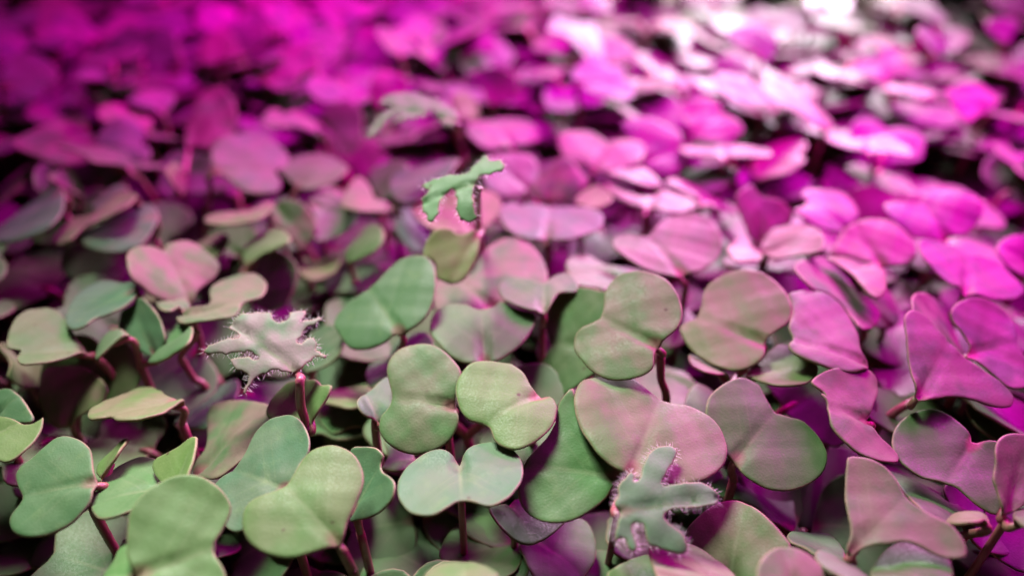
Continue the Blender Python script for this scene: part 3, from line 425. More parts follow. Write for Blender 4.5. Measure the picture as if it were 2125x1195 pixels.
('rose pink heart-shaped leaf standing up over a pale pink lower leaf on red stalk',None,[[-54.89,105.77,-3.17],[-54.84,105.77,-7.63],[-55.85,105.77,-13.06]],[('cot',[-55.38,107.99,-1.21],[0.572,-0.082,0.816],[-0.538,0.714,0.448],11.82,[(10.85,7.18),(12.45,5.97),(13.46,4.14),(13.49,2.4),(12.86,0.9),(11.82,0.0),(13.13,-1.32),(13.73,-3.43),(13.48,-5.51),(12.06,-6.78),(9.49,-7.53),(7.49,-8.21),(5.69,-7.74),(4.12,-5.96),(3.07,-3.57),(1.95,-1.81),(0.11,-0.35),(0.69,0.88),(1.42,3.78),(2.66,5.82),(4.63,7.23),(6.17,8.25),(8.21,8.11)],(0.75,0.2,0)),('cot',[-52.92,101.86,2.05],[-0.098,0.195,0.976],[0.994,0.063,0.087],8.69,[(1.3,6.47),(1.23,9.63),(2.69,11.55),(4.79,12.35),(7.51,11.88),(9.73,9.81),(11.18,6.59),(11.35,2.88),(10.29,1.65),(8.55,0.03),(8.89,-2.29),(7.83,-4.24),(5.31,-4.49),(2.04,-4.83),(-0.37,-3.76),(-1.9,-1.52),(-1.83,0.7),(-0.49,1.53),(2.63,1.97)],(0.4,0.1,0.2)),('cot',[-54.28,105.06,0.63],[0.089,0.445,0.891],[-0.996,0.062,0.069],5.9,[(6.39,-1.07),(5.52,-2.5),(3.48,-1.69),(3.99,-4.78),(2.56,-4.07),(0.22,-0.53),(1.39,0.59),(0.97,5.23),(2.98,4.3)],(0.3,0.1,0.2))]),
('silver-grey oval leaf reaching left from under the rose pink heart',None,[],[('cot',[-63.82,107.51,1.83],[-0.195,0.098,0.976],[-0.817,-0.567,-0.107],11.62,[(11.74,-0.13),(10.88,-4.08),(8.86,-8.43),(6.88,-10.78),(4.66,-10.51),(2.74,-8.3),(1.3,-5.13),(0.09,-4.04),(-0.34,-0.35),(0.8,2.81),(3.21,4.28),(5.36,4.55),(7.4,4.24),(8.83,5.27),(10.56,4.93),(11.6,3.07)],(0.05,0,0.55))]),
('blue-green leaf facing forward with a thin edge-on twin, under the rose pink heart',None,[],[('cot',[-57.91,95.1,-1.6],[-0.394,-0.473,0.788],[-0.519,0.822,0.234],12.04,[(11.86,2.56),(12.13,0.73),(11.86,-1.46),(10.84,-2.56),(8.33,-3.42),(5.85,-4.07),(2.86,-4.11),(0.28,-3.75),(-0.35,-2.03),(-0.13,0.05),(2.67,1.84),(5.47,2.96),(8.08,3.83)],(0.05,0,0.4)),('cot',[-62.54,97.11,1.97],[-0.573,0.0,0.819],[-0.613,-0.664,-0.429],5.87,[(-0.11,-1.49),(0.11,1.46),(2.26,0.96),(4.63,0.81),(5.87,-0.0),(5.18,-2.19),(2.86,-3.58),(0.83,-3.08)],(0.1,0.1,0.3))]),
('narrow pale leaf twisting downward on a red stalk, below the pale pink leaf at left',None,[[-55.49,98.94,-5.52],[-54.52,98.94,-10.41],[-52.76,98.94,-13.53]],[('cot',[-51.95,98.14,2.28],[-0.573,0.0,0.819],[-0.682,-0.554,-0.477],8.34,[(-0.26,0.62),(-0.04,4.27),(1.34,6.65),(3.87,5.57),(6.32,3.58),(8.1,1.04),(8.42,-0.94),(6.16,-1.03),(4.33,-1.74),(2.93,-4.4),(1.49,-4.46)],(0,0.15,0.3))]),
('pale heart-shaped leaf with a pink lower lip near the left edge',None,[[-68.41,96.74,-3.12],[-66.7,96.74,-7.88]],[('cot',[-68.47,95.94,-0.68],[0.192,0.192,0.962],[-0.884,-0.391,0.255],9.42,[(11.06,-3.05),(10.9,-6.44),(10.04,-9.9),(8.51,-11.84),(6.66,-12.29),(4.75,-11.7),(3.08,-9.1),(1.68,-4.78),(0.79,-1.18),(-0.12,-0.08),(1.27,1.63),(3.06,2.77),(5.66,3.75),(8.43,3.78),(9.44,2.28),(9.4,0.46),(9.02,-0.64),(10.11,-1.03),(10.88,-1.61)],(0.2,0.2,0.15))]),
('cream leaf hanging below the pale heart at the left edge',None,[],[('cot',[-85.74,101.05,-4.16],[0.801,0.4,0.445],[0.593,-0.432,-0.679],8.93,[(5.99,-6.52),(3.72,-2.4),(1.75,-2.04),(-0.11,-0.85),(-0.18,1.21),(2.91,1.1),(5.29,2.93),(6.29,6.7),(8.06,2.73),(9.48,-0.69),(8.37,-4.49),(7.01,-6.3)],(0.15,0.5,0.1))]),
('bright green leaf fragment lit between the silver-grey oval and the blue-green leaf',None,[],[('cot',[-73.37,115.72,-12.41],[-0.195,0.098,0.976],[-0.885,-0.445,-0.133],7.71,[(8.03,-2.24),(6.25,-4.08),(3.82,-6.14),(0.77,-4.87),(-0.25,1.57),(1.59,3.94),(4.51,4.65),(6.81,3.32)],(0,0.3,0))]),
('very dark green leaf in the shadow above the silver-grey oval',None,[],[('cot',[-95.29,128.43,-19.33],[-0.195,-0.098,0.976],[0.726,0.654,0.211],13.07,[(0.47,4.87),(3.56,8.9),(7.41,10.45),(10.63,7.73),(12.93,3.64),(12.94,-2.33),(11.23,-4.91),(8.5,-4.4),(4.58,-5.36),(1.62,-3.69),(-0.42,-0.21)],(0,0,0.2))]),
('dim green leaf in the dark gap at the left edge',None,[],[('cot',[-106.66,128.91,-14.61],[-0.192,0.192,0.962],[0.789,0.614,0.035],9.13,[(2.41,3.34),(4.86,2.79),(7.66,2.39),(9.41,0.95),(8.59,-3.21),(6.01,-6.9),(3.66,-9.38),(1.45,-7.77),(-0.44,-1.82),(-0.01,3.88)],(0,0,0.2))]),
('silvery white curved leaf at the left edge, halfway up',None,[],[('cot',[-91.55,141.2,1.08],[-0.371,0.0,0.928],[-0.663,-0.7,-0.265],15.48,[(14.65,-4.12),(13.16,-4.45),(10.34,-5.85),(7.24,-6.55),(4.36,-6.16),(1.63,-6.51),(-0.24,-3.56),(0.12,1.74),(2.16,8.36),(5.02,12.96),(7.53,14.65),(10.31,13.6),(12.96,10.57),(15.22,5.41),(16.1,-0.35)],(0.1,0,0.7))]),
('seedling with a pale green leaf and a curled rose one, above the silvery white leaf',None,[],[('cot',[-97.85,151.13,-4.51],[0.821,0.164,0.547],[-0.554,-0.006,0.833],6.74,[(5.46,5.06),(6.58,1.37),(6.55,-2.01),(5.16,-3.64),(3.58,-3.85),(0.7,-2.92),(-0.26,-0.42),(1.33,2.95),(2.47,7.1),(3.98,7.25)],(0,0.2,0.2)),('cot',[-90.76,147.22,-3.96],[0.686,0.374,0.624],[-0.679,0.021,0.734],8.17,[(7.81,3.3),(8.07,-1.0),(6.81,-6.12),(5.36,-7.96),(3.35,-6.04),(1.18,-1.78),(-0.12,-0.3),(1.71,2.27),(4.1,3.01),(6.23,3.18)],(0.7,0,0))]),
('broad blurred pink leaf under a violet one, near the upper left edge',None,[],[('cot',[-97.1,168.07,-2.52],[0.196,0.0,0.981],[-0.904,-0.388,0.181],16.17,[(16.15,0.71),(15.64,-2.86),(12.85,-6.47),(9.62,-9.44),(6.26,-10.93),(2.88,-8.49),(0.57,-4.55),(-0.34,0.01),(1.1,4.32),(1.82,7.82),(4.41,9.73),(7.25,8.86),(10.4,6.61),(13.57,3.66)],(0.6,0.2,0.1)),('cot',[-109.08,187.61,-6.0],[0.286,0.095,0.953],[-0.934,-0.197,0.3],12.99,[(13.1,1.05),(12.31,-6.5),(10.28,-10.73),(6.09,-8.51),(3.9,-6.91),(2.96,-7.9),(2.92,-3.73),(-0.51,-1.24),(0.17,3.04),(3.85,2.73),(8.22,5.65),(11.34,4.16)],(0.6,0,0.2))]),
('lilac leaf with a toothed right edge, behind the thin flat pink leaf',None,[],[('cot',[-92.95,163.8,-1.9],[0.282,-0.188,0.941],[0.7,0.71,-0.068],9.44,[(-0.63,3.25),(1.96,6.33),(5.62,8.45),(8.87,8.02),(10.46,5.77),(10.75,2.52),(9.86,0.43),(8.24,-0.08),(9.04,-2.27),(7.99,-5.41),(5.9,-6.83),(3.71,-5.23),(1.27,-1.17)],(0.3,0,0.4))]),
('thin flat pink leaf seen edge-on atop a slanting red stalk, upper left',None,[[-82.67,155.39,-3.77],[-80.81,155.39,-10.04],[-78.71,155.39,-18.84]],[('cot',[-83.2,154.59,-0.48],[0.268,0.358,0.894],[-0.963,0.106,0.247],15.81,[(16.18,-0.04),(15.22,-3.47),(12.22,-6.68),(8.96,-9.71),(5.23,-8.88),(1.26,-4.27),(-2.94,-8.86),(-4.21,-5.89),(-2.29,-2.0),(0.54,1.11),(3.48,5.07),(5.58,6.31),(8.75,2.15),(12.11,1.03)],(0.5,0,0.1))]),
('tall narrow leaf folded upright with a brown back and magenta face, upper left',None,[[-73.58,158.46,-3.48],[-75.34,158.46,-11.95],[-76.28,158.46,-21.85]],[('cot',[-76.16,168.85,-4.2],[0.259,-0.432,0.864],[0.246,0.894,0.373],19.54,[(0.19,0.66),(4.33,2.52),(9.03,3.44),(12.97,3.99),(16.59,3.18),(19.71,1.29),(18.93,-1.49),(16.55,-4.32),(13.23,-6.24),(9.46,-7.1),(5.26,-6.9),(1.62,-4.53),(1.65,-1.4)],(0.8,0.3,0)),('cot',[-69.58,146.47,-2.89],[0.873,0.218,0.436],[-0.471,0.612,0.635],7.13,[(4.19,4.73),(6.5,1.12),(8.51,-2.66),(7.62,-4.22),(4.7,-3.82),(1.05,-1.51),(-0.13,0.74),(1.18,2.21)],(0.5,0.8,0))]),
('smooth rose-lilac leaf on a straight red stalk, right of the tall upright brown-backed leaf',None,[[-64.58,149.63,-2.41],[-67.55,149.63,-10.64],[-69.9,149.63,-17.58]],[('cot',[-63.76,148.83,1.6],[0.286,-0.095,0.953],[0.892,0.39,-0.229],13.63,[(0.88,6.08),(2.12,9.54),(4.83,12.28),(8.47,13.64),(12.69,13.51),(15.07,10.58),(17.22,6.48),(16.95,2.98),(15.48,0.69),(13.43,-0.17),(14.11,-3.2),(13.64,-5.91),(11.69,-7.49),(8.68,-7.71),(6.19,-6.9),(3.97,-4.26),(2.09,-1.33),(-0.29,0.27),(0.84,1.64),(0.61,3.84)],(0.4,0.1,0.2))]),
('lilac leaf lying low behind the three red stalks at upper left',None,[],[('cot',[-81.52,159.28,-8.99],[0.099,-0.099,0.99],[0.757,0.653,-0.01],14.02,[(4.69,8.25),(7.87,10.15),(10.62,10.03),(14.11,7.03),(15.12,4.0),(13.76,-1.37),(14.56,-7.92),(11.65,-8.99),(7.51,-7.03),(4.55,-5.11),(0.78,-3.39),(-0.54,-0.38),(2.62,3.47)],(0.3,0,0.3))]),
('folded seedling with brown-backed lower and lilac upper leaf, left of three red stalks',None,[],[('cot',[-75.48,137.88,2.35],[-0.37,0.092,0.925],[-0.728,-0.647,-0.226],16.81,[(17.21,0.49),(15.89,-4.21),(12.05,-6.93),(8.76,-3.73),(6.54,-4.33),(2.4,-7.12),(-0.02,-4.85),(-0.28,1.11),(2.3,7.01),(5.51,7.74),(8.41,5.47),(11.34,3.19),(14.8,6.25)],(0.8,0.4,0)),('cot',[-79.33,142.88,0.07],[-0.371,0.0,0.928],[-0.918,-0.148,-0.367],8.5,[(9.09,-1.17),(7.41,-2.61),(6.38,-6.83),(4.06,-7.1),(0.55,-1.9),(0.23,0.51),(3.08,3.7),(6.31,3.13)],(0.3,0,0.4))]),
('lilac-blue rounded leaf directly above the rose pink heart',None,[],[('cot',[-70.64,133.87,-0.41],[-0.1,0.0,0.995],[-0.903,-0.42,-0.09],14.27,[(14.56,-0.19),(13.63,-2.2),(10.87,-3.74),(7.73,-5.13),(4.83,-6.74),(2.82,-8.31),(0.44,-5.98),(-0.76,-1.59),(-0.07,2.78),(1.74,6.22),(4.0,8.57),(6.65,8.72),(9.52,7.79),(12.31,4.45)],(0.3,0,0.6))]),
('deep magenta round leaf on an orange-brown stalk, upper centre-left',None,[],[('cot',[-47.61,136.72,1.18],[0.042,-0.545,0.838],[0.656,-0.617,-0.434],11.78,[(1.27,-2.85),(0.17,-0.9),(0.45,1.63),(1.88,3.34),(4.17,4.43),(6.89,4.39),(9.47,3.66),(11.28,1.53),(11.65,-0.68),(11.97,-1.88),(9.48,-2.19),(5.64,-2.5)],(0.9,0,0.1))]),
('flat folded leaf with a magenta upper face, below the straight red stalk',None,[],[('cot',[-49.1,139.52,-0.95],[-0.095,0.286,0.953],[-0.852,-0.518,0.07],13.15,[(13.28,-0.15),(10.81,-2.26),(8.24,-0.95),(5.91,0.07),(2.38,-1.04),(-0.76,-2.79),(0.49,2.99),(3.77,9.22),(7.09,10.11),(11.01,8.7),(13.3,5.34)],(0.6,0.3,0))]),
('seedling with a pale green upturned leaf and a shaded one, above the frilly hairy leaf',None,[[-52.71,126.48,-8.03],[-52.89,126.48,-10.42]],[('cot',[-49.23,118.68,-0.35],[-0.44,0.176,0.88],[0.822,0.474,0.316],9.48,[(-0.14,0.34),(0.73,7.93),(3.38,10.16),(6.28,10.38),(8.82,7.42),(9.62,1.15),(9.05,-3.35),(6.23,-3.16),(3.39,-1.54),(1.08,-1.26)],(0,0.3,0.1)),('cot',[-55.44,132.68,-8.58],[-0.095,-0.286,0.953],[-0.832,0.549,0.081],9.53,[(8.23,2.19),(9.56,-0.97),(8.37,-3.6),(5.58,-5.63),(2.79,-6.66),(0.01,-5.74),(0.31,-2.2),(-0.6,-0.33),(0.9,1.44),(-0.6,4.32),(2.38,5.06)],(0,0.2,0.1))]),
('bright pink-white pointed leaf right of the smooth rose-lilac one',None,[[-46.66,147.74,-4.07],[-47.56,147.74,-7.33]],[('cot',[-46.29,146.94,-0.81],[-0.099,0.099,0.99],[0.824,0.566,0.026],12.3,[(0.72,9.83),(4.3,12.3),(7.83,12.41),(10.93,10.38),(12.86,5.69),(12.93,0.56),(10.58,-3.0),(6.47,-5.6),(3.63,-5.44),(1.13,-4.5),(0.57,0.54),(0.51,5.23)],(0.2,0.2,0.2))]),
('mauve leaf with a scalloped right rim, right of the deep magenta round leaf',None,[],[('cot',[-40.95,140.13,-1.33],[0.365,-0.183,0.913],[0.915,-0.109,-0.388],9.43,[(-0.88,0.51),(0.37,2.88),(2.53,4.78),(4.9,4.09),(7.55,2.52),(9.46,1.57),(9.26,-1.64),(7.92,-4.94),(6.2,-7.9),(4.38,-9.42),(2.97,-7.33),(2.08,-3.88)],(0.3,0,0.2))]),
('small green leaf cupped towards the light, right of the scalloped mauve leaf',None,[],[('cot',[-32.04,125.47,-4.56],[-0.573,0.0,0.819],[0.76,0.374,0.532],9.07,[(-0.32,0.56),(1.87,3.56),(5.06,4.88),(7.41,6.02),(8.84,2.76),(9.22,-2.1),(7.83,-5.62),(5.34,-6.11),(2.48,-4.35),(0.47,-2.06)],(0,0.2,0.1))]),
('small olive-tan leaf left of the large bean-shaped leaf top',None,[],[('cot',[-42.38,129.78,-9.13],[0.0,0.196,0.981],[0.953,0.296,-0.059],7.68,[(-0.48,-2.22),(1.25,3.69),(2.05,1.78),(3.3,1.39),(6.29,2.1),(8.24,0.65),(6.91,-3.78),(5.06,-6.29),(2.45,-7.72),(0.4,-6.69)],(0.3,0.6,0))]),
('dark leaf with a lit green belly in the shade at upper centre-left',None,[],[('cot',[-47.02,179.06,-1.36],[0.043,-0.514,0.857],[0.675,-0.617,-0.404],12.49,[(0.83,-1.13),(-0.8,2.58),(-0.58,6.37),(1.47,8.74),(5.44,9.08),(8.78,6.65),(11.82,3.97),(12.99,0.58),(11.68,-2.28),(8.68,-2.35),(4.6,-1.61)],(0.2,0.2,0.1))]),
('small folded magenta leaf with a bright crown, left of the green-bellied dark leaf',None,[],[('cot',[-45.08,178.04,-5.6],[0.44,0.176,0.88],[-0.875,0.306,0.376],12.7,[(11.55,12.6),(14.57,4.81),(14.93,-0.77),(12.27,-0.05),(12.04,-4.87),(9.77,-6.8),(6.55,-5.02),(3.82,-3.2),(-0.33,0.22),(2.24,2.82),(6.4,4.32),(8.3,9.89),(9.16,14.6)],(0.6,0,0.1))]),
('violet-grey tongue-shaped leaf just left of the small drooping hairy leaf',None,[],[('cot',[-12.01,151.67,3.11],[-0.37,0.092,0.925],[-0.888,-0.328,-0.322],15.29,[(15.03,-4.07),(13.33,-7.37),(10.03,-5.95),(6.35,-2.71),(2.67,-1.8),(-0.49,-0.45),(-0.13,2.64),(3.31,7.7),(6.71,8.1),(9.83,10.91),(11.85,12.08),(14.27,9.54),(15.54,3.91)],(0.3,0,0.6))]),
('blurred grey leaf curling behind the violet-grey tongue',None,[],[('cot',[-30.16,151.42,-6.75],[-0.432,-0.259,0.864],[0.688,0.524,0.501],10.11,[(3.84,8.14),(6.15,7.71),(9.04,5.1),(10.48,1.26),(9.73,-1.25),(7.21,-4.1),(4.32,-6.09),(1.74,-4.09),(0.18,-1.24),(1.21,3.36)],(0.2,0.1,0.3))]),
('flat pink leaf with an olive rim, below the blurred grey curl',None,[],[('cot',[-23.05,141.63,-2.47],[0.192,0.192,0.962],[-0.957,-0.181,0.228],11.83,[(12.18,0.94),(9.77,-9.54),(7.58,-12.08),(5.77,-7.86),(5.13,-2.61),(2.88,-1.44),(-0.34,-0.09),(1.91,2.59),(5.69,5.14),(8.57,5.43),(11.03,3.99)],(0.5,0.3,0))]),
('dusky blue leaf under the peach leaf, above the bean-shaped leaf',None,[],[('cot',[-18.69,138.72,-10.82],[0.767,0.064,0.639],[-0.613,0.37,0.698],8.59,[(8.34,2.03),(9.03,-2.96),(8.11,-7.74),(5.27,-5.33),(2.65,-8.07),(0.09,-4.93),(-0.97,0.93),(0.82,6.06),(3.82,6.29),(6.4,5.28)],(0.1,0,0.7))]),
('peach and yellow seedling whose magenta stalk carries the drooping hairy leaf, upper centre',None,[[-5.39,107.99,21.17],[-6.05,123.41,2.48]],[('cot',[-6.6,130.11,-1.14],[0.1,0.0,0.995],[-0.588,0.806,0.059],15.98,[(11.57,8.0),(14.72,5.0),(15.71,0.17),(14.51,-5.01),(11.97,-8.59),(9.01,-10.23),(5.33,-9.25),(2.69,-6.56),(1.06,-3.43),(0.08,-0.44),(0.64,2.97),(2.85,5.98),(5.39,8.43),(8.66,8.63)],(0.25,0.9,0)),('cot',[-5.71,115.1,8.81],[0.0,-0.514,0.857],[-0.439,-0.771,-0.462],10.5,[(9.52,-5.76),(6.5,-7.08),(3.75,-6.98),(2.2,-5.91),(1.6,-4.34),(1.92,-3.23),(0.91,-1.87),(-0.38,-0.97),(0.24,0.21),(1.19,0.76),(3.74,1.74),(6.61,1.97),(9.03,1.68),(10.44,0.27),(10.72,-1.11),(10.54,-2.74),(8.72,-3.71),(8.27,-5.5)],(0.3,0.8,0)),('true',[-5.23,107.49,22.78],[-0.185,-0.325,0.927],[-0.954,-0.168,-0.25],8.63,[(8.47,-3.74),(7.61,-4.08),(5.82,-3.68),(4.25,-3.55),(2.75,-3.09),(1.54,-2.57),(0.04,-3.35),(-1.33,-4.73),(-2.6,-5.63),(-2.66,-4.16),(-4.15,-3.16),(-4.83,-1.62),(-4.12,-0.86),(-2.55,-0.84),(-0.56,-1.33),(0.2,-0.26),(1.03,1.11),(1.44,2.97),(1.68,5.2),(2.11,6.01),(3.14,6.07),(4.12,4.69),(4.07,3.23),(3.56,1.42),(3.84,-0.4),(4.87,-0.49),(6.15,0.69),(7.05,2.67),(8.1,4.06),(8.69,3.82),(8.85,2.6),(9.23,1.11),(9.12,-0.2),(8.15,-1.17),(7.48,-1.93),(8.09,-2.88)],(0,0.2,0.1))]),
('large mauve-magenta leaf with two lobes behind the peach leaf, centre',None,[],[('cot',[-3.08,107.64,-1.83],[-0.099,-0.099,0.99],[-0.678,0.735,0.006],10.52,[(9.94,-3.91),(12.16,-7.84),(12.84,-10.88),(12.58,-13.55),(10.7,-15.15),(7.64,-15.62),(4.46,-15.05),(0.92,-13.44),(-1.8,-11.28),(-3.1,-9.67),(-2.48,-7.49),(-1.45,-3.39),(-0.21,-0.71),(-0.64,-0.56),(0.6,2.1),(2.02,3.09),(5.16,5.61),(7.14,7.1),(10.06,5.66),(12.45,3.36),(13.22,1.22),(10.75,0.2),(9.94,-2.21)],(0.6,0,0.1))]),
('magenta-to-green saucer leaf above the wide smooth green leaf',None,[],[('cot',[5.07,100.83,3.42],[-0.099,0.099,0.99],[0.051,0.994,-0.094],7.36,[(6.12,7.72),(8.66,7.41),(9.83,6.08),(9.7,3.82),(8.59,1.83),(7.37,0.14),(9.28,-1.5),(10.63,-3.72),(8.89,-5.09),(6.74,-5.88),(4.29,-5.3),(4.07,-2.62),(1.29,-1.3),(-0.14,-0.53),(-0.48,1.3),(0.04,2.9),(1.17,4.8),(3.02,6.52)],(0.2,0,0.2))]),
('lilac double-lobed leaf on a thick red stalk, upper centre beside the drooping hairy leaf',None,[[6.61,126.64,-2.34],[7.05,126.64,-6.96]],[('cot',[6.36,125.84,0.64],[0.0,0.1,0.995],[0.101,0.99,-0.099],12.29,[(8.06,9.84),(11.7,9.44),(13.21,7.63),(12.09,5.54),(13.99,5.06),(13.89,2.4),(12.76,-0.95),(12.76,-4.54),(12.72,-7.79),(10.09,-10.08),(6.72,-10.9),(3.27,-9.84),(1.05,-7.13),(-0.82,-4.45),(-0.81,-1.42),(0.33,-0.13),(-1.09,1.3),(-1.33,3.71),(0.32,6.32),(3.39,8.51)],(0.3,0,0.5))]),
('pale pink and cream heart-shaped leaf on a short red stalk, in the blurred middle',None,[[17.66,155.86,-3.63],[17.86,155.86,-6.94]],[('cot',[17.79,155.06,-1.14],[0.0,-0.1,0.995],[0.378,0.921,0.092],11.28,[(6.51,10.81),(9.36,10.86),(12.09,8.65),(13.42,5.94),(12.6,2.93),(11.21,0.17),(13.28,-2.27),(14.27,-5.05),(12.69,-7.78),(9.73,-9.05),(5.65,-8.99),(2.52,-6.96),(0.6,-3.87),(-0.75,-1.35),(0.87,0.28),(0.22,2.68),(0.6,5.82),(2.59,8.43)],(0.3,0.4,0.1))]),
('tan-pink spoon-shaped leaf on a tall magenta stalk, right of centre',None,[[31.29,114.28,-2.03],[31.39,114.28,-7.28],[31.26,114.28,-16.85]],[('cot',[30.18,113.48,0.94],[0.0,-0.1,0.995],[-0.409,0.908,0.091],11.5,[(12.16,7.35),(13.93,5.67),(13.72,3.72),(12.54,1.98),(11.48,0.19),(12.52,-1.5),(14.17,-4.28),(14.54,-7.03),(13.83,-9.84),(11.98,-11.54),(8.95,-12.4),(5.63,-11.74),(2.83,-10.16),(0.66,-7.43),(-0.33,-4.35),(-0.22,-2.04),(0.12,-0.25),(-0.07,0.88),(1.23,3.06),(3.12,4.9),(5.47,6.49),(8.31,7.51),(10.46,7.97)],(0.3,0.25,0.1))]),
('grey-tan double-lobed leaf with a magenta cleft, the sharpest one at the centre right',None,[[22.24,88.33,4.67],[22.77,88.33,-0.02],[24.26,88.33,-6.39]],[('cot',[21.46,87.53,7.34],[-0.276,-0.276,0.921],[-0.764,0.644,-0.036],10.34,[(11.44,5.73),(12.19,4.2),(11.95,2.78),(10.87,1.25),(10.39,-0.3),(11.15,-2.22),(12.41,-4.26),(12.67,-6.51),(11.9,-8.61),(10.04,-9.95),(7.85,-10.74),(5.5,-10.7),(3.25,-9.8),(1.19,-8.21),(-0.25,-6.38),(-0.9,-4.19),(-0.5,-2.12),(0.1,0.05),(-0.33,1.66),(-1.2,3.3),(-0.7,4.92),(0.59,6.36),(2.26,7.67),(4.32,8.41),(6.76,8.22),(9.13,7.33),(10.69,6.6)],(0.4,0.15,0.05))]),
('green double-lobed leaf with two tiny dark flecks, behind the sharp grey-tan leaf',None,[],[('cot',[13.36,94.57,0.97],[-0.596,-0.298,0.745],[-0.763,0.498,-0.411],9.16,[(11.63,-4.3),(11.99,-6.67),(11.13,-8.46),(9.15,-9.92),(6.58,-10.32),(3.58,-10.12),(1.51,-9.5),(-0.51,-8.9),(-1.05,-5.52),(-0.08,-3.29),(0.73,-1.62),(0.47,0.56),(-0.32,2.42),(-1.4,4.24),(0.36,5.66),(1.82,7.07),(3.14,7.96),(4.47,8.85),(6.66,7.94),(8.59,6.42),(9.66,4.54),(9.66,2.85),(8.75,0.84),(9.91,-1.41)],(0.1,0.1,0.1))]),
('pale mauve leaf half hidden between the saucer leaf and the spoon-shaped leaf',None,[],[('cot',[23.06,118.73,-2.83],[0.188,0.282,0.941],[-0.976,0.165,0.146],12.49,[(13.19,4.28),(12.81,-0.27),(11.1,-3.47),(9.24,-4.28),(7.34,-2.62),(5.48,-1.47),(3.33,-1.51),(0.54,-2.45),(-1.27,-1.31),(1.94,5.74),(4.88,10.98),(5.99,13.7),(7.68,13.16),(10.46,13.72),(12.04,9.76)],(0.2,0.1,0.2))]),
('yellow-edged tan leaf with a pink lower lobe, right of the sharp grey-tan leaf',None,[],[('cot',[39.32,93.0,3.06],[-0.282,-0.188,0.941],[-0.777,0.62,-0.109],11.7,[(13.28,3.1),(13.38,2.08),(12.57,0.84),(11.84,-0.01),(12.35,-2.68),(13.26,-5.61),(12.98,-7.97),(11.56,-10.44),(9.46,-12.11),(6.87,-12.68),(4.82,-12.38),(2.36,-11.18),(0.15,-9.22),(-1.09,-7.28),(-1.42,-5.01),(-0.74,-3.02),(0.07,-1.31),(0.11,0.05),(-0.84,1.94),(-0.64,3.66),(0.37,5.42),(1.84,6.74),(3.96,7.24),(6.56,6.95),(9.22,6.14),(11.25,5.0)],(0.3,0.5,0)),('cot',[34.18,90.33,-0.76],[0.259,0.432,0.864],[-0.79,0.609,-0.068],7.2,[(7.7,-0.88),(6.23,-1.12),(2.5,0.58),(-0.12,-0.43),(0.4,2.63),(1.71,6.21),(3.93,6.0),(5.94,3.41)],(0.4,0.2,0))]),
('pink heart leaf with a sharp lower point, right of the yellow-edged tan leaf',None,[],[('cot',[54.37,89.08,2.48],[0.195,-0.098,0.976],[-0.959,0.191,0.211],12.29,[(12.42,-10.56),(10.71,-12.11),(8.74,-13.05),(6.54,-13.32),(4.43,-12.42),(2.73,-10.38),(1.68,-7.76),(1.15,-5.38),(1.01,-2.2),(-0.27,-0.11),(0.95,1.57),(2.85,2.92),(5.15,3.57),(7.66,3.9),(10.11,3.54),(11.81,2.86),(12.8,1.54),(12.56,0.39),(12.01,-0.54),(12.43,-2.16),(12.66,-2.8),(11.96,-6.46),(12.09,-9.11)],(0.4,0.1,0.1))]),
('olive leaf with one magenta corner, under the pointed pink heart leaf',None,[],[('cot',[36.6,90.24,-0.67],[-0.188,0.282,0.941],[0.967,-0.115,0.228],10.21,[(-0.48,0.08),(2.0,3.08),(3.56,6.1),(5.85,8.5),(7.24,7.64),(8.38,5.15),(10.23,1.56),(10.16,-1.01),(9.29,-2.86),(7.67,-4.54),(5.77,-5.1),(3.51,-4.83),(1.36,-3.26)],(0.15,0.4,0))]),
('long pink leaf sweeping behind the pointed pink heart',None,[],[('cot',[61.28,103.65,-2.09],[0.513,0.085,0.854],[-0.695,0.625,0.355],15.85,[(15.61,4.38),(15.96,-0.45),(15.27,-7.98),(13.74,-12.73),(11.51,-12.84),(8.24,-11.35),(5.29,-9.11),(2.67,-10.63),(0.38,-9.56),(-0.54,-5.61),(-0.26,1.7),(1.26,8.51),(2.74,7.36),(4.79,5.09),(7.14,4.93),(9.44,6.68),(10.89,9.05),(12.98,8.66)],(0.45,0,0.2))]),
('round tan leaf with an olive rim above a fold with an orange back, right side',None,[],[('cot',[67.63,118.33,-0.88],[-0.098,-0.195,0.976],[-0.191,0.966,0.174],11.34,[(5.16,7.45),(6.89,6.0),(9.56,3.13),(11.34,0.0),(11.76,-3.14),(11.16,-5.44),(9.62,-7.24),(6.63,-8.22),(3.58,-8.16),(1.21,-7.5),(-0.37,-5.7),(-0.64,-3.07),(-0.08,-0.27),(0.57,1.26),(1.93,3.06),(3.67,4.71),(4.85,7.28)],(0.3,0.6,0)),('cot',[66.93,116.84,-0.31],[0.192,0.192,0.962],[-0.981,0.001,0.196],10.64,[(10.82,0.07),(7.93,-1.99),(5.65,-2.16),(4.55,0.32),(1.89,-1.34),(-0.4,-0.82),(1.55,5.13),(3.72,9.57),(6.31,12.5),(7.36,12.27),(7.97,9.81),(8.14,4.91),(9.35,2.08)],(0.4,0.6,0))]),
('magenta leaf low behind the long pink sweeping leaf',None,[],[('cot',[68.82,111.07,-9.2],[0.44,-0.176,0.88],[-0.605,0.666,0.436],7.38,[(8.11,1.8),(7.24,-1.35),(5.96,-5.53),(4.83,-9.36),(2.73,-8.51),(0.03,-5.37),(-0.58,-2.24),(-0.01,0.87),(1.72,3.97),(3.5,2.81),(5.5,2.08)],(0.6,0,0.1))]),
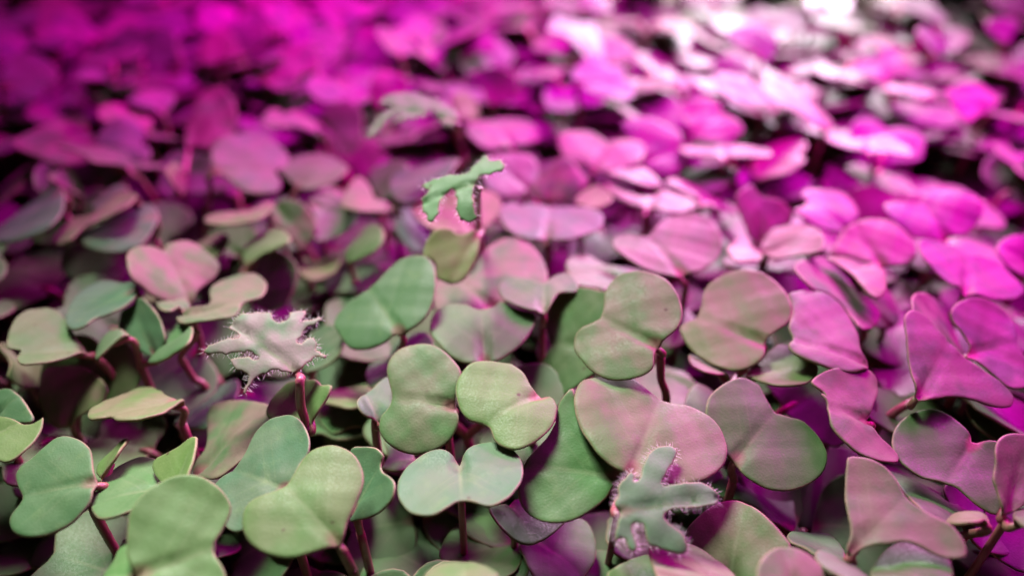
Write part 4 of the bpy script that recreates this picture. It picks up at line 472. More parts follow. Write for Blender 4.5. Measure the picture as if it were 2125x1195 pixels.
('smooth pink leaf with a rounded grey-green right lobe, upper right',None,[],[('cot',[83.83,128.16,-1.51],[-0.192,-0.192,0.962],[-0.091,0.98,0.178],10.9,[(11.47,7.48),(12.16,4.94),(11.16,2.45),(10.77,0.37),(12.94,-2.14),(12.5,-5.16),(11.29,-7.81),(9.24,-9.4),(6.32,-9.61),(3.87,-8.47),(1.77,-6.28),(0.26,-3.76),(0.33,-1.97),(0.39,-0.17),(-0.71,0.61),(0.22,2.34),(1.88,5.02),(4.06,6.3),(7.28,7.84)],(0.4,0.1,0.2))]),
('wide orchid pink leaf with a green foot, at the right edge above the upright pair',None,[[79.37,109.84,-2.17],[78.31,109.84,-6.62]],[('cot',[78.66,109.04,0.45],[0.195,-0.098,0.976],[0.381,0.924,0.016],11.61,[(8.28,8.81),(10.75,8.4),(11.72,6.3),(13.01,2.97),(12.33,0.88),(11.56,-0.3),(12.9,-3.32),(12.71,-5.68),(10.63,-7.91),(8.4,-9.79),(6.74,-10.23),(3.71,-8.6),(1.43,-5.94),(0.31,-3.93),(-0.04,-1.68),(-0.24,0.01),(0.24,1.4),(0.33,3.38),(1.6,5.09),(3.1,6.53),(5.14,8.01)],(0.4,0,0.2))]),
('big orchid pink leaf pair standing on a pale slanting stalk, right side',None,[[62.57,88.34,-5.31],[60.65,88.34,-7.63],[58.86,88.34,-12.1]],[('cot',[58.72,81.36,2.93],[0.276,-0.276,0.921],[0.612,0.789,0.053],14.33,[(10.99,7.04),(13.09,7.56),(14.71,6.98),(15.55,5.49),(15.36,3.32),(14.54,0.96),(13.66,-1.69),(13.48,-3.78),(13.72,-6.59),(13.78,-8.86),(13.3,-10.99),(11.95,-11.94),(10.21,-11.6),(8.29,-9.67),(6.73,-6.82),(4.38,-3.98),(1.46,-1.68),(0.16,-0.49),(0.98,1.2),(4.57,3.69)],(0.45,0,0.1)),('cot',[71.79,93.72,-2.42],[0.617,-0.154,0.772],[-0.257,0.887,0.383],13.65,[(9.39,8.32),(11.99,4.85),(13.73,-0.09),(13.6,-3.96),(11.68,-6.41),(9.16,-6.67),(6.3,-6.44),(1.82,-4.24),(-0.32,0.44),(2.28,6.86),(5.9,10.46)],(0.5,0,0.1))]),
('orchid pink kidney leaf beside the big upright pair, by the right edge',None,[],[('cot',[71.35,92.58,1.07],[0.188,-0.282,0.941],[0.933,0.35,-0.082],10.2,[(1.6,7.32),(3.57,8.53),(6.48,9.1),(9.37,8.71),(11.38,7.19),(12.37,4.9),(11.62,1.88),(9.91,-0.55),(9.35,-2.85),(9.02,-4.86),(7.97,-7.25),(4.36,-7.45),(2.38,-6.59),(1.51,-4.4),(0.61,-2.19),(-0.4,-0.51),(1.01,1.28),(1.19,3.67),(0.95,5.57)],(0.4,0,0.15))]),
('pink leaf cut by the right edge, above the kidney leaf',None,[],[('cot',[97.05,120.13,-2.02],[0.276,-0.276,0.921],[-0.844,0.389,0.37],7.39,[(7.41,1.5),(7.17,-1.19),(5.72,-3.96),(3.17,-6.2),(0.44,-6.54),(-0.52,-2.38),(1.65,4.71),(4.26,5.03),(6.38,3.52)],(0.4,0,0.2))]),
('orchid leaf with a toothed left side, upper right behind the round tan leaf',None,[],[('cot',[66.96,132.28,-2.02],[0.195,-0.098,0.976],[-0.765,0.607,0.214],10.73,[(10.62,4.89),(10.04,1.63),(10.03,-0.93),(11.55,-1.5),(12.15,-4.22),(10.84,-6.44),(9.03,-8.42),(6.85,-10.44),(4.23,-10.37),(2.16,-8.73),(0.54,-5.78),(0.6,-1.62),(1.01,2.86),(2.74,4.68),(4.87,5.46),(7.34,5.47)],(0.5,0,0.2))]),
('pair of flat tan-pink leaves with orange undersides, left of the round tan leaf',None,[],[('cot',[47.24,123.8,-1.47],[-0.358,0.268,0.894],[0.927,-0.014,0.375],11.04,[(-0.01,1.72),(2.41,6.78),(4.97,8.71),(7.68,8.12),(9.74,4.8),(10.97,0.95),(10.69,-3.98),(9.02,-7.48),(7.05,-7.45),(4.09,-6.62),(1.58,-6.19),(0.15,-2.63)],(0.3,0.4,0.1)),('cot',[48.16,123.53,-1.83],[0.099,0.099,0.99],[-0.934,0.353,0.058],6.7,[(7.31,2.48),(6.36,-2.37),(4.69,-4.09),(3.16,-1.34),(1.59,-0.83),(-0.78,-1.5),(-0.14,1.64),(2.5,5.18),(5.17,7.69)],(0.3,0.6,0))]),
('blurred pink and olive leaf rising behind the flat tan-pink pair',None,[],[('cot',[49.49,131.9,-4.47],[0.379,-0.531,0.758],[0.032,0.826,0.562],10.52,[(7.6,5.73),(10.59,3.18),(11.73,1.11),(9.68,-1.14),(9.69,-4.79),(8.72,-7.16),(6.49,-8.61),(4.44,-7.19),(2.97,-3.01),(0.14,-0.8),(-0.07,2.35),(2.42,3.74)],(0.4,0.3,0.1))]),
('long orchid leaf seen edge-on, above the smooth pink leaf at upper right',None,[[82.22,162.27,-3.96],[83.48,162.27,-9.92]],[('cot',[80.65,161.47,-0.64],[0.0,0.1,0.995],[0.269,0.958,-0.096],8.0,[(5.37,9.42),(7.03,7.19),(5.94,3.7),(8.0,-0.0),(10.18,-4.09),(7.7,-6.28),(3.35,-8.52),(-1.4,-8.59),(-2.07,-6.19),(-0.11,-3.05),(0.0,0.0),(-0.38,4.83),(1.64,8.18)],(0.5,0,0.2))]),
('flat pink leaf spread edge-on over a dark gap, right of the cream heart-shaped leaf',None,[],[('cot',[46.37,156.15,0.65],[-0.095,0.286,0.953],[0.207,0.943,-0.262],11.86,[(8.66,9.85),(12.47,7.69),(10.56,3.29),(12.3,-0.38),(9.56,-4.57),(4.42,-8.77),(-0.61,-10.06),(-1.42,-6.68),(-0.43,-2.03),(1.51,3.41),(3.21,7.61)],(0.5,0,0.2))]),
('grey-green blurred cup leaf in the dark gap under the flat pink leaf',None,[],[('cot',[39.86,153.94,-6.21],[-0.286,0.095,0.953],[0.885,0.409,0.225],11.6,[(2.28,8.15),(5.67,8.61),(8.37,6.03),(11.5,4.16),(11.81,-0.31),(9.54,-3.45),(6.07,-4.73),(2.44,-4.51),(0.47,-1.84),(1.24,3.19)],(0.1,0.1,0.4))]),
('narrow magenta leaf slanting down to the right, above the spoon-shaped leaf',None,[],[('cot',[40.35,145.13,-3.67],[0.365,0.183,0.913],[0.259,0.922,-0.288],8.04,[(0.31,8.63),(6.91,8.09),(8.65,5.1),(8.18,1.17),(9.12,-2.68),(7.99,-6.19),(5.69,-8.13),(1.76,-7.4),(-1.17,-4.85),(-2.04,-1.2),(-1.63,2.51),(-1.23,6.25)],(0.5,0,0.2))]),
('boat-shaped pink-rimmed leaf on a crimson stalk, just above the spoon-shaped leaf',None,[[26.9,137.06,-2.48],[27.3,137.06,-6.42]],[('cot',[26.83,136.26,0.34],[0.098,0.195,0.976],[0.356,0.909,-0.217],9.47,[(8.08,10.88),(9.77,10.26),(6.22,6.88),(5.4,3.23),(7.32,0.58),(14.68,-1.39),(14.8,-4.87),(8.33,-8.7),(4.99,-8.58),(1.68,-6.87),(0.58,-3.82),(0.61,-0.86),(0.43,2.42),(2.66,7.02)],(0.4,0.3,0.2))]),
('small solid magenta leaf under the cream heart-shaped leaf',None,[],[('cot',[31.49,149.09,-1.69],[0.192,0.192,0.962],[-0.971,0.179,0.158],11.3,[(11.62,0.85),(8.92,-4.32),(5.33,-7.82),(2.4,-6.41),(-0.42,-2.62),(-0.69,0.61),(1.8,3.04),(5.28,2.87),(8.77,2.13)],(0.7,0,0.1))]),
('large soft pink leaf with a grey blot, right behind the cream heart-shaped leaf',None,[],[('cot',[29.06,161.33,-3.44],[0.092,-0.37,0.925],[0.885,0.456,0.094],10.91,[(1.61,11.25),(6.15,12.06),(9.76,10.56),(12.02,6.93),(13.81,4.05),(12.71,1.34),(10.47,-0.33),(10.82,-2.54),(9.23,-4.93),(5.6,-6.39),(2.84,-5.21),(0.39,-2.18),(0.5,0.8),(2.07,4.75),(1.23,7.71)],(0.4,0,0.2))]),
('dusty pink two-lobed leaf in the blur, upper centre-right',None,[],[('cot',[43.01,174.19,-3.18],[-0.095,-0.286,0.953],[0.739,0.622,0.26],11.25,[(2.98,6.64),(6.53,8.7),(9.64,8.28),(12.47,5.55),(12.5,2.03),(10.81,-0.36),(10.92,-4.68),(9.35,-7.87),(6.66,-8.12),(2.9,-6.39),(0.38,-3.63),(-0.41,-0.35),(1.73,3.0)],(0.35,0.3,0.1))]),
('small cream leaf behind the lilac double-lobed leaf',None,[],[('cot',[13.73,141.21,-1.62],[-0.192,0.192,0.962],[0.927,0.357,0.114],7.0,[(0.22,2.21),(2.73,4.58),(5.44,5.57),(7.16,4.35),(7.0,-0.0),(5.93,-3.8),(3.22,-5.7),(0.8,-5.52),(-0.71,-1.64)],(0.2,0.6,0.1))]),
('grey-pink round leaf right of the drooping hairy leaf',None,[],[('cot',[3.59,149.63,-3.21],[0.276,-0.276,0.921],[-0.743,0.546,0.387],10.83,[(11.38,1.59),(11.02,-1.36),(9.13,-4.85),(6.8,-7.31),(4.2,-7.65),(1.8,-6.12),(0.35,-3.38),(0.07,-0.67),(-0.36,1.03),(0.1,3.89),(1.71,6.41),(4.17,7.87),(5.91,7.99),(8.52,5.48)],(0.4,0.1,0.3))]),
('upright magenta leaf between the grey-pink round leaf and the cream heart',None,[],[('cot',[8.03,146.56,-4.55],[0.085,-0.513,0.854],[0.358,0.816,0.454],11.38,[(1.23,4.9),(5.3,3.43),(9.29,2.26),(11.14,1.05),(11.25,-1.18),(9.46,-4.07),(7.79,-6.15),(4.99,-5.63),(2.31,-4.34),(0.56,-1.28),(-0.39,2.81)],(0.7,0,0.1))]),
('soft pink oval leaf above the drooping hairy leaf',None,[],[('cot',[0.49,165.66,-1.66],[0.1,0.0,0.995],[-0.388,0.921,0.039],14.01,[(8.28,8.8),(13.37,5.26),(14.09,0.39),(13.46,-4.88),(10.65,-7.97),(5.5,-8.23),(1.59,-7.3),(0.71,-3.99),(0.56,-1.05),(0.41,1.85),(-0.21,6.09),(3.45,8.62)],(0.4,0.1,0.1))]),
('seedling with a pale blurred lobed young leaf in front of the magenta back',None,[[-10.05,138.19,17.04],[-12.67,181.88,-11.2],[-11.67,181.88,-17.72]],[('cot',[-13.11,181.08,-2.53],[0.754,-0.377,0.538],[0.167,0.902,0.398],8.62,[(4.13,3.67),(6.84,2.5),(9.44,-1.3),(8.12,-4.78),(4.42,-5.82),(1.19,-2.14),(1.16,1.32)],(0.2,0.7,0)),('true',[-10.59,137.69,18.12],[-0.098,-0.195,0.976],[-0.897,0.442,-0.001],16.54,[(14.29,8.57),(15.16,6.34),(15.25,3.27),(14.45,0.38),(14.68,-0.61),(17.1,-0.9),(17.94,-2.25),(16.9,-4.24),(14.34,-5.62),(11.12,-5.83),(7.3,-4.9),(3.44,-3.77),(0.75,-2.05),(-0.35,0.64),(1.18,1.66),(5.42,-1.54),(6.92,-1.05),(6.47,0.36),(8.67,2.12),(11.12,3.45),(11.49,2.55),(11.08,1.11),(12.77,1.93),(13.24,4.16),(13.43,6.77)],(0.2,0.2,0.1))]),
('glaring white overexposed leaf at the top centre','blurred seedlings in the magenta lit back',[],[('cot',[15.84,184.49,5.18],[0.098,-0.195,0.976],[0.959,0.279,-0.04],12.88,[(-0.62,3.46),(2.38,7.11),(6.33,10.17),(9.36,10.4),(10.6,6.67),(13.57,5.71),(13.57,2.78),(12.33,-0.5),(13.92,-2.96),(12.16,-6.59),(9.68,-8.42),(6.53,-7.45),(4.23,-6.05),(1.61,-3.53),(0.0,0.0)],(0,0.2,0.6))]),
('lilac-white leaf with an orange upper rim at the upper left edge','blurred seedlings in the magenta lit back',[[-130.92,192.89,-2.23],[-133.61,192.89,-9.11]],[('cot',[-129.23,192.09,1.09],[0.276,-0.276,0.921],[0.936,0.293,-0.193],8.93,[(-0.92,3.38),(0.12,8.54),(1.65,12.06),(5.0,12.94),(8.22,11.97),(10.64,9.07),(12.16,5.08),(11.11,1.94),(8.76,0.23),(9.39,-2.19),(8.51,-4.7),(6.09,-4.64),(3.23,-2.67),(0.68,-0.92),(-1.86,0.82)],(0.3,0.2,0.5))]),
('oval orchid leaf right of the lilac-white orange-rimmed one, upper left','blurred seedlings in the magenta lit back',[],[('cot',[-104.48,200.07,-5.15],[0.662,0.147,0.735],[-0.727,-0.113,0.677],10.87,[(10.62,2.45),(10.79,-1.1),(9.16,-4.78),(5.99,-7.0),(2.37,-5.88),(-0.27,-2.28),(0.4,3.34),(3.24,8.41),(6.5,7.95),(8.72,5.94)],(0.6,0,0.2))]),
('hot pink curved leaf above the brown-backed fold, upper left','blurred seedlings in the magenta lit back',[],[('cot',[-87.25,186.37,-2.89],[0.371,0.0,0.928],[-0.827,0.455,0.331],9.51,[(7.1,5.22),(9.29,1.06),(10.18,-3.25),(8.82,-6.41),(5.46,-7.68),(2.61,-6.22),(0.5,-1.83),(-0.32,0.75),(2.19,1.81),(4.03,4.33)],(0.5,0,0.1))]),
('leaf folded over with its brown back showing, above the toothed lilac leaf','blurred seedlings in the magenta lit back',[],[('cot',[-88.48,178.52,-3.8],[0.44,0.176,0.88],[-0.893,0.185,0.41],12.62,[(10.77,4.61),(12.82,-0.35),(11.88,-4.2),(9.59,-7.79),(6.73,-9.21),(3.3,-6.89),(0.79,-2.84),(-0.03,1.38),(4.78,0.9),(6.83,5.22),(8.44,7.13)],(0.9,0.8,0))]),
('pale pink ragged-looking leaf in the top left corner area','blurred seedlings in the magenta lit back',[],[('cot',[-125.44,238.25,-4.11],[0.358,-0.268,0.894],[-0.909,0.12,0.399],14.08,[(14.68,8.68),(15.08,4.58),(13.18,1.55),(14.98,-1.56),(14.07,-5.02),(11.51,-7.16),(7.56,-6.11),(3.47,-4.04),(0.56,-2.56),(0.3,0.98),(2.04,3.82),(3.76,6.62),(2.63,9.35),(4.6,11.57),(8.24,10.11),(11.57,10.57)],(0.4,0.2,0.2))]),
('soft mauve leaf above the lilac-white orange-rimmed one','blurred seedlings in the magenta lit back',[],[('cot',[-134.7,227.41,-4.46],[0.371,0.0,0.928],[-0.926,-0.079,0.37],14.33,[(14.57,2.15),(14.93,-3.47),(11.9,-3.03),(9.41,-6.13),(5.76,-6.16),(1.84,-4.39),(-0.58,-0.46),(0.92,2.63),(5.35,3.29),(7.3,7.64),(8.14,12.83),(11.56,10.98)],(0.4,0,0.4))]),
('blurred seedling with a white leaf and a magenta leaf, top left','blurred seedlings in the magenta lit back',[],[('cot',[-108.99,224.56,-4.55],[0.894,0.0,0.447],[-0.376,0.54,0.753],7.99,[(5.15,4.34),(7.77,1.24),(8.91,-2.78),(8.29,-6.49),(5.27,-6.53),(0.55,-3.8),(-0.55,0.88),(1.19,3.27)],(0.2,0,0.4)),('cot',[-114.45,240.93,-2.59],[0.0,-0.196,0.981],[-0.912,0.401,0.08],11.18,[(8.91,4.82),(11.89,-1.38),(10.24,-5.56),(5.44,-6.85),(0.71,-3.85),(0.76,0.34),(2.96,3.79),(3.96,9.07)],(0.5,0,0.2))]),
('brown-backed upright leaf on a long slanting olive stalk over a dark gap, top left','blurred seedlings in the magenta lit back',[[-94.25,216.73,-7.8],[-92.08,216.73,-13.2]],[('cot',[-94.44,215.93,-5.03],[-0.128,-0.51,0.85],[-0.613,0.715,0.337],20.44,[(17.61,2.93),(19.94,1.21),(20.36,-0.43),(19.44,-2.77),(14.7,-4.9),(8.78,-4.9),(2.99,-3.52),(-0.45,-1.13),(1.56,0.98),(6.36,2.02),(9.24,3.7),(13.56,4.16)],(0.8,0.9,0))]),
('olive-brown round leaf over a crimson stalk, right of the dark gap at top left','blurred seedlings in the magenta lit back',[[-84.35,219.61,-6.59],[-84.59,219.61,-11.14]],[('cot',[-84.06,218.81,-4.62],[0.044,-0.481,0.875],[-0.05,0.874,0.483],12.57,[(3.44,5.65),(9.26,4.71),(12.2,2.29),(12.65,-1.16),(10.14,-4.08),(5.22,-5.65),(1.85,-4.78),(-0.03,-1.9),(0.51,1.94)],(0.6,0.6,0.1))]),
('pair of overlapping hot pink leaves at the top, left of the middle','blurred seedlings in the magenta lit back',[],[('cot',[-89.92,246.36,-4.59],[0.348,-0.348,0.87],[-0.616,0.615,0.492],10.84,[(7.78,5.03),(10.61,1.07),(10.93,-3.32),(8.43,-7.03),(5.07,-7.85),(0.36,-3.99),(-0.21,1.06),(1.66,4.55),(4.42,5.64)],(0.6,0,0.1)),('cot',[-75.05,230.09,-5.53],[0.044,-0.481,0.875],[-0.244,0.844,0.477],16.26,[(11.55,5.42),(15.44,3.76),(16.95,0.73),(14.63,-2.65),(10.76,-5.82),(5.55,-7.96),(1.25,-6.16),(-1.16,-3.04),(0.17,0.78),(4.42,3.85)],(0.7,0,0.1))]),
('pink arched leaf with a drooping left lobe, upper left of the middle','blurred seedlings in the magenta lit back',[],[('cot',[-66.89,204.26,-2.38],[-0.098,-0.195,0.976],[0.99,0.079,0.115],10.35,[(-3.27,2.71),(0.15,5.74),(3.17,9.62),(5.81,14.39),(8.82,15.34),(12.06,13.13),(14.63,8.73),(15.29,3.93),(14.02,0.37),(11.43,0.37),(10.02,-0.55),(9.94,-4.29),(8.28,-6.35),(5.43,-6.88),(2.21,-3.66),(-0.69,-0.46)],(0.5,0.2,0.1))]),
('wavy orchid leaf right of the pink arched one, above the dark green-bellied leaf','blurred seedlings in the magenta lit back',[],[('cot',[-44.84,200.11,-0.95],[0.195,-0.098,0.976],[0.184,-0.974,-0.134],8.87,[(1.32,-9.03),(-1.1,-6.25),(-0.47,-1.39),(-0.42,2.84),(-1.63,6.47),(2.99,7.25),(9.71,5.79),(10.75,2.65),(8.5,0.36),(10.94,-3.79),(10.11,-7.12),(7.16,-8.75)],(0.4,0,0.2))]),
('violet-pink leaf at the top edge above the pink arched one','blurred seedlings in the magenta lit back',[],[('cot',[-66.15,243.41,-5.64],[0.617,-0.154,0.772],[-0.704,0.329,0.629],12.46,[(13.22,2.54),(13.49,-4.16),(11.01,-10.62),(7.67,-13.97),(3.29,-12.88),(0.56,-6.86),(0.0,0.0),(0.49,3.07),(5.15,3.56),(9.23,4.06)],(0.5,0,0.3))]),
('broad violet-pink leaf cut by the top edge, left of the middle','blurred seedlings in the magenta lit back',[],[('cot',[-52.24,242.65,-3.22],[0.169,-0.507,0.845],[-0.2,0.822,0.533],12.86,[(9.09,6.27),(13.01,2.48),(13.24,-2.56),(10.86,-7.3),(8.01,-11.13),(4.46,-9.77),(3.71,-5.47),(0.78,-3.41),(0.06,0.82),(2.79,3.75)],(0.5,0,0.3))]),
('deep magenta disc-like leaf behind the pale blurred lobed young leaf','blurred seedlings in the magenta lit back',[],[('cot',[-34.84,192.14,-4.52],[0.0,-0.447,0.894],[0.406,0.817,0.409],12.18,[(2.78,3.48),(6.47,5.06),(10.55,4.81),(12.26,2.07),(11.81,-1.4),(9.47,-5.01),(6.08,-3.96),(3.37,-2.19),(0.96,-1.08),(-0.38,-0.21)],(0.8,0,0.1))]),
('funnel-shaped orchid leaf in the upper middle','blurred seedlings in the magenta lit back',[],[('cot',[-47.36,237.07,-7.9],[-0.085,-0.513,0.854],[0.14,0.843,0.52],10.16,[(5.18,5.04),(11.35,5.08),(10.54,1.83),(9.96,-4.4),(7.69,-8.33),(3.64,-8.28),(2.83,-4.14),(0.0,0.0),(0.83,2.34)],(0.5,0,0.2))]),
('long orchid leaf bending down to the right in the upper middle','blurred seedlings in the magenta lit back',[],[('cot',[-30.51,217.23,-0.39],[0.514,0.0,0.857],[-0.391,0.89,0.234],9.9,[(7.03,6.34),(13.79,1.34),(9.75,-0.4),(16.21,-8.86),(13.81,-12.78),(7.29,-12.6),(4.02,-16.13),(0.78,-18.2),(-3.23,-12.12),(0.79,-9.03),(2.32,-4.96),(-0.25,0.54),(-0.36,4.98)],(0.5,0,0.2))]),
('grey-centred pink round leaf in the upper middle, left of the glaring white leaf','blurred seedlings in the magenta lit back',[],[('cot',[-14.67,224.38,-4.47],[-0.268,-0.358,0.894],[0.615,0.651,0.445],11.38,[(3.89,5.72),(7.6,6.75),(10.65,3.8),(11.51,-0.99),(8.71,-6.63),(5.68,-7.59),(3.36,-3.65),(-0.11,-2.31),(0.89,1.9)],(0.3,0.1,0.3))]),
('pink round leaf with a magenta centre, right of the pale blurred lobed young leaf','blurred seedlings in the magenta lit back',[],[('cot',[-5.07,195.11,-5.54],[0.074,-0.667,0.741],[0.098,0.745,0.66],10.54,[(5.98,6.73),(8.82,5.6),(10.44,2.16),(10.59,-1.8),(8.73,-5.25),(5.41,-6.3),(2.1,-4.46),(0.14,-1.06),(1.27,1.92),(4.85,3.73)],(0.4,0,0.1))]),
('slender orchid leaf slanting down, upper right of the dusty pink two-lobed leaf','blurred seedlings in the magenta lit back',[],[('cot',[77.59,179.27,-3.82],[0.371,0.0,0.928],[-0.778,0.546,0.311],19.16,[(19.36,0.65),(18.61,-6.17),(15.1,-11.06),(10.72,-10.0),(6.15,-7.84),(1.94,-6.84),(-0.25,-4.05),(-0.23,1.03),(2.58,3.61),(7.07,3.98),(11.51,5.98),(15.63,5.13)],(0.5,0,0.2))]),
('orchid winged leaf on a bright crimson stalk, at the upper right','blurred seedlings in the magenta lit back',[[102.77,203.74,-6.43],[104.52,203.74,-12.44]],[('cot',[101.48,205.39,-3.65],[-0.183,-0.365,0.913],[0.366,0.836,0.408],12.86,[(3.2,9.31),(7.63,7.97),(9.96,4.11),(13.56,1.88),(12.11,-1.52),(8.41,-3.83),(5.6,-7.68),(3.72,-8.29),(2.69,-5.73),(2.99,-2.27),(0.56,-0.25),(-0.41,2.0),(0.85,5.71)],(0.5,0,0.2)),('cot',[99.74,200.49,-2.64],[0.0,0.196,0.981],[0.758,-0.639,0.128],11.83,[(-1.37,-1.17),(1.39,3.31),(6.01,5.17),(10.41,2.76),(12.27,-1.58),(11.05,-6.47),(6.76,-6.32),(2.11,-4.38)],(0.5,0,0.2))]),
('orchid heart leaf pointing down near the upper right edge','blurred seedlings in the magenta lit back',[],[('cot',[119.81,186.03,-3.1],[0.092,-0.37,0.925],[-0.732,0.604,0.315],11.18,[(11.74,2.0),(10.9,-1.01),(9.29,-4.89),(6.26,-7.53),(2.19,-7.12),(-0.01,-4.05),(0.5,0.55),(1.59,3.06),(2.28,7.11),(5.07,6.86),(8.74,4.86)],(0.5,0.1,0.2))]),
('violet-pink broad leaf right of the glaring white leaf, upper right of the middle','blurred seedlings in the magenta lit back',[],[('cot',[64.19,188.76,-5.17],[0.44,-0.176,0.88],[-0.751,0.465,0.469],15.31,[(16.05,0.42),(14.87,-4.69),(12.62,-8.48),(10.05,-11.66),(6.73,-10.21),(2.21,-7.85),(-0.59,-2.26),(0.58,2.22),(4.26,3.12),(7.93,4.01),(11.83,5.42)],(0.5,0,0.3))]),
('wide white-glowing leaf at the top, right of the middle','blurred seedlings in the magenta lit back',[],[('cot',[68.51,212.19,0.47],[0.324,-0.487,0.811],[-0.495,0.643,0.584],11.07,[(10.17,6.16),(11.07,-0.0),(10.47,-5.11),(7.98,-10.23),(12.29,-3.72),(9.65,-7.82),(5.52,-9.03),(1.87,-7.19),(-1.37,-2.82),(0.28,0.88),(3.73,3.1),(6.43,5.87),(0.78,1.01),(4.32,2.05),(6.69,6.72)],(0,0.2,0.5))]),
('pinkish white leaf stepping down at the top, left of the glaring white leaf','blurred seedlings in the magenta lit back',[],[('cot',[22.14,217.56,-2.1],[0.498,-0.249,0.83],[-0.414,0.773,0.48],15.83,[(9.69,11.03),(16.46,3.92),(15.28,0.34),(14.18,-4.49),(14.76,-10.52),(8.8,-8.99),(4.06,-8.2),(0.26,-4.6),(0.45,0.8),(4.34,2.7),(7.69,4.92),(8.92,8.39)],(0.1,0.1,0.5))]),
('small white leaf cut by the top edge above the glaring white leaf','blurred seedlings in the magenta lit back',[],[('cot',[21.32,243.92,4.24],[0.099,-0.099,0.99],[0.945,0.321,-0.062],9.04,[(-0.29,3.76),(3.8,7.18),(8.29,5.78),(9.87,0.85),(6.76,-5.29),(3.46,-6.73),(1.56,-3.83),(0.0,0.0)],(0,0.2,0.5))]),
('white leaf with a scalloped lower rim cut by the top edge, right of the middle','blurred seedlings in the magenta lit back',[],[('cot',[90.95,243.89,3.43],[-0.1,0.0,0.995],[0.959,0.266,0.096],13.34,[(-0.17,4.24),(5.29,9.39),(10.67,7.43),(14.33,2.21),(11.06,-4.13),(6.31,-7.89),(4.31,-4.01),(3.87,0.34),(-0.6,-0.98)],(0,0.2,0.5))]),
('white leaf slanting in the blur left of the top right corner','blurred seedlings in the magenta lit back',[],[('cot',[117.37,212.28,1.59],[0.487,-0.324,0.811],[-0.558,0.599,0.574],9.02,[(8.61,5.02),(9.24,-3.7),(5.8,-4.09),(2.0,-6.11),(-0.36,-1.6),(0.71,3.16),(3.4,6.91)],(0,0.2,0.5)),('cot',[125.18,233.75,2.91],[0.195,-0.098,0.976],[-0.526,0.83,0.188],13.69,[(10.37,6.53),(14.98,-3.16),(12.14,-10.08),(4.74,-6.85),(1.4,-6.36),(-0.66,0.95),(2.99,2.79),(6.85,5.78)],(0,0.2,0.5))]),
('cluster of two white glowing leaves in the top right corner','blurred seedlings in the magenta lit back',[],[('cot',[137.75,218.36,2.68],[0.249,-0.498,0.83],[-0.21,0.809,0.549],7.75,[(5.1,5.33),(7.78,1.99),(8.16,-3.74),(5.79,-7.08),(1.74,-2.92),(-0.44,0.23),(1.9,3.99)],(0,0.3,0.4)),('cot',[151.92,241.98,2.03],[0.092,-0.37,0.925],[-0.177,0.908,0.381],9.63,[(8.18,5.52),(10.22,-0.32),(8.49,-7.76),(2.56,-5.67),(-0.07,-0.9),(2.07,4.04)],(0,0.3,0.4))])
]

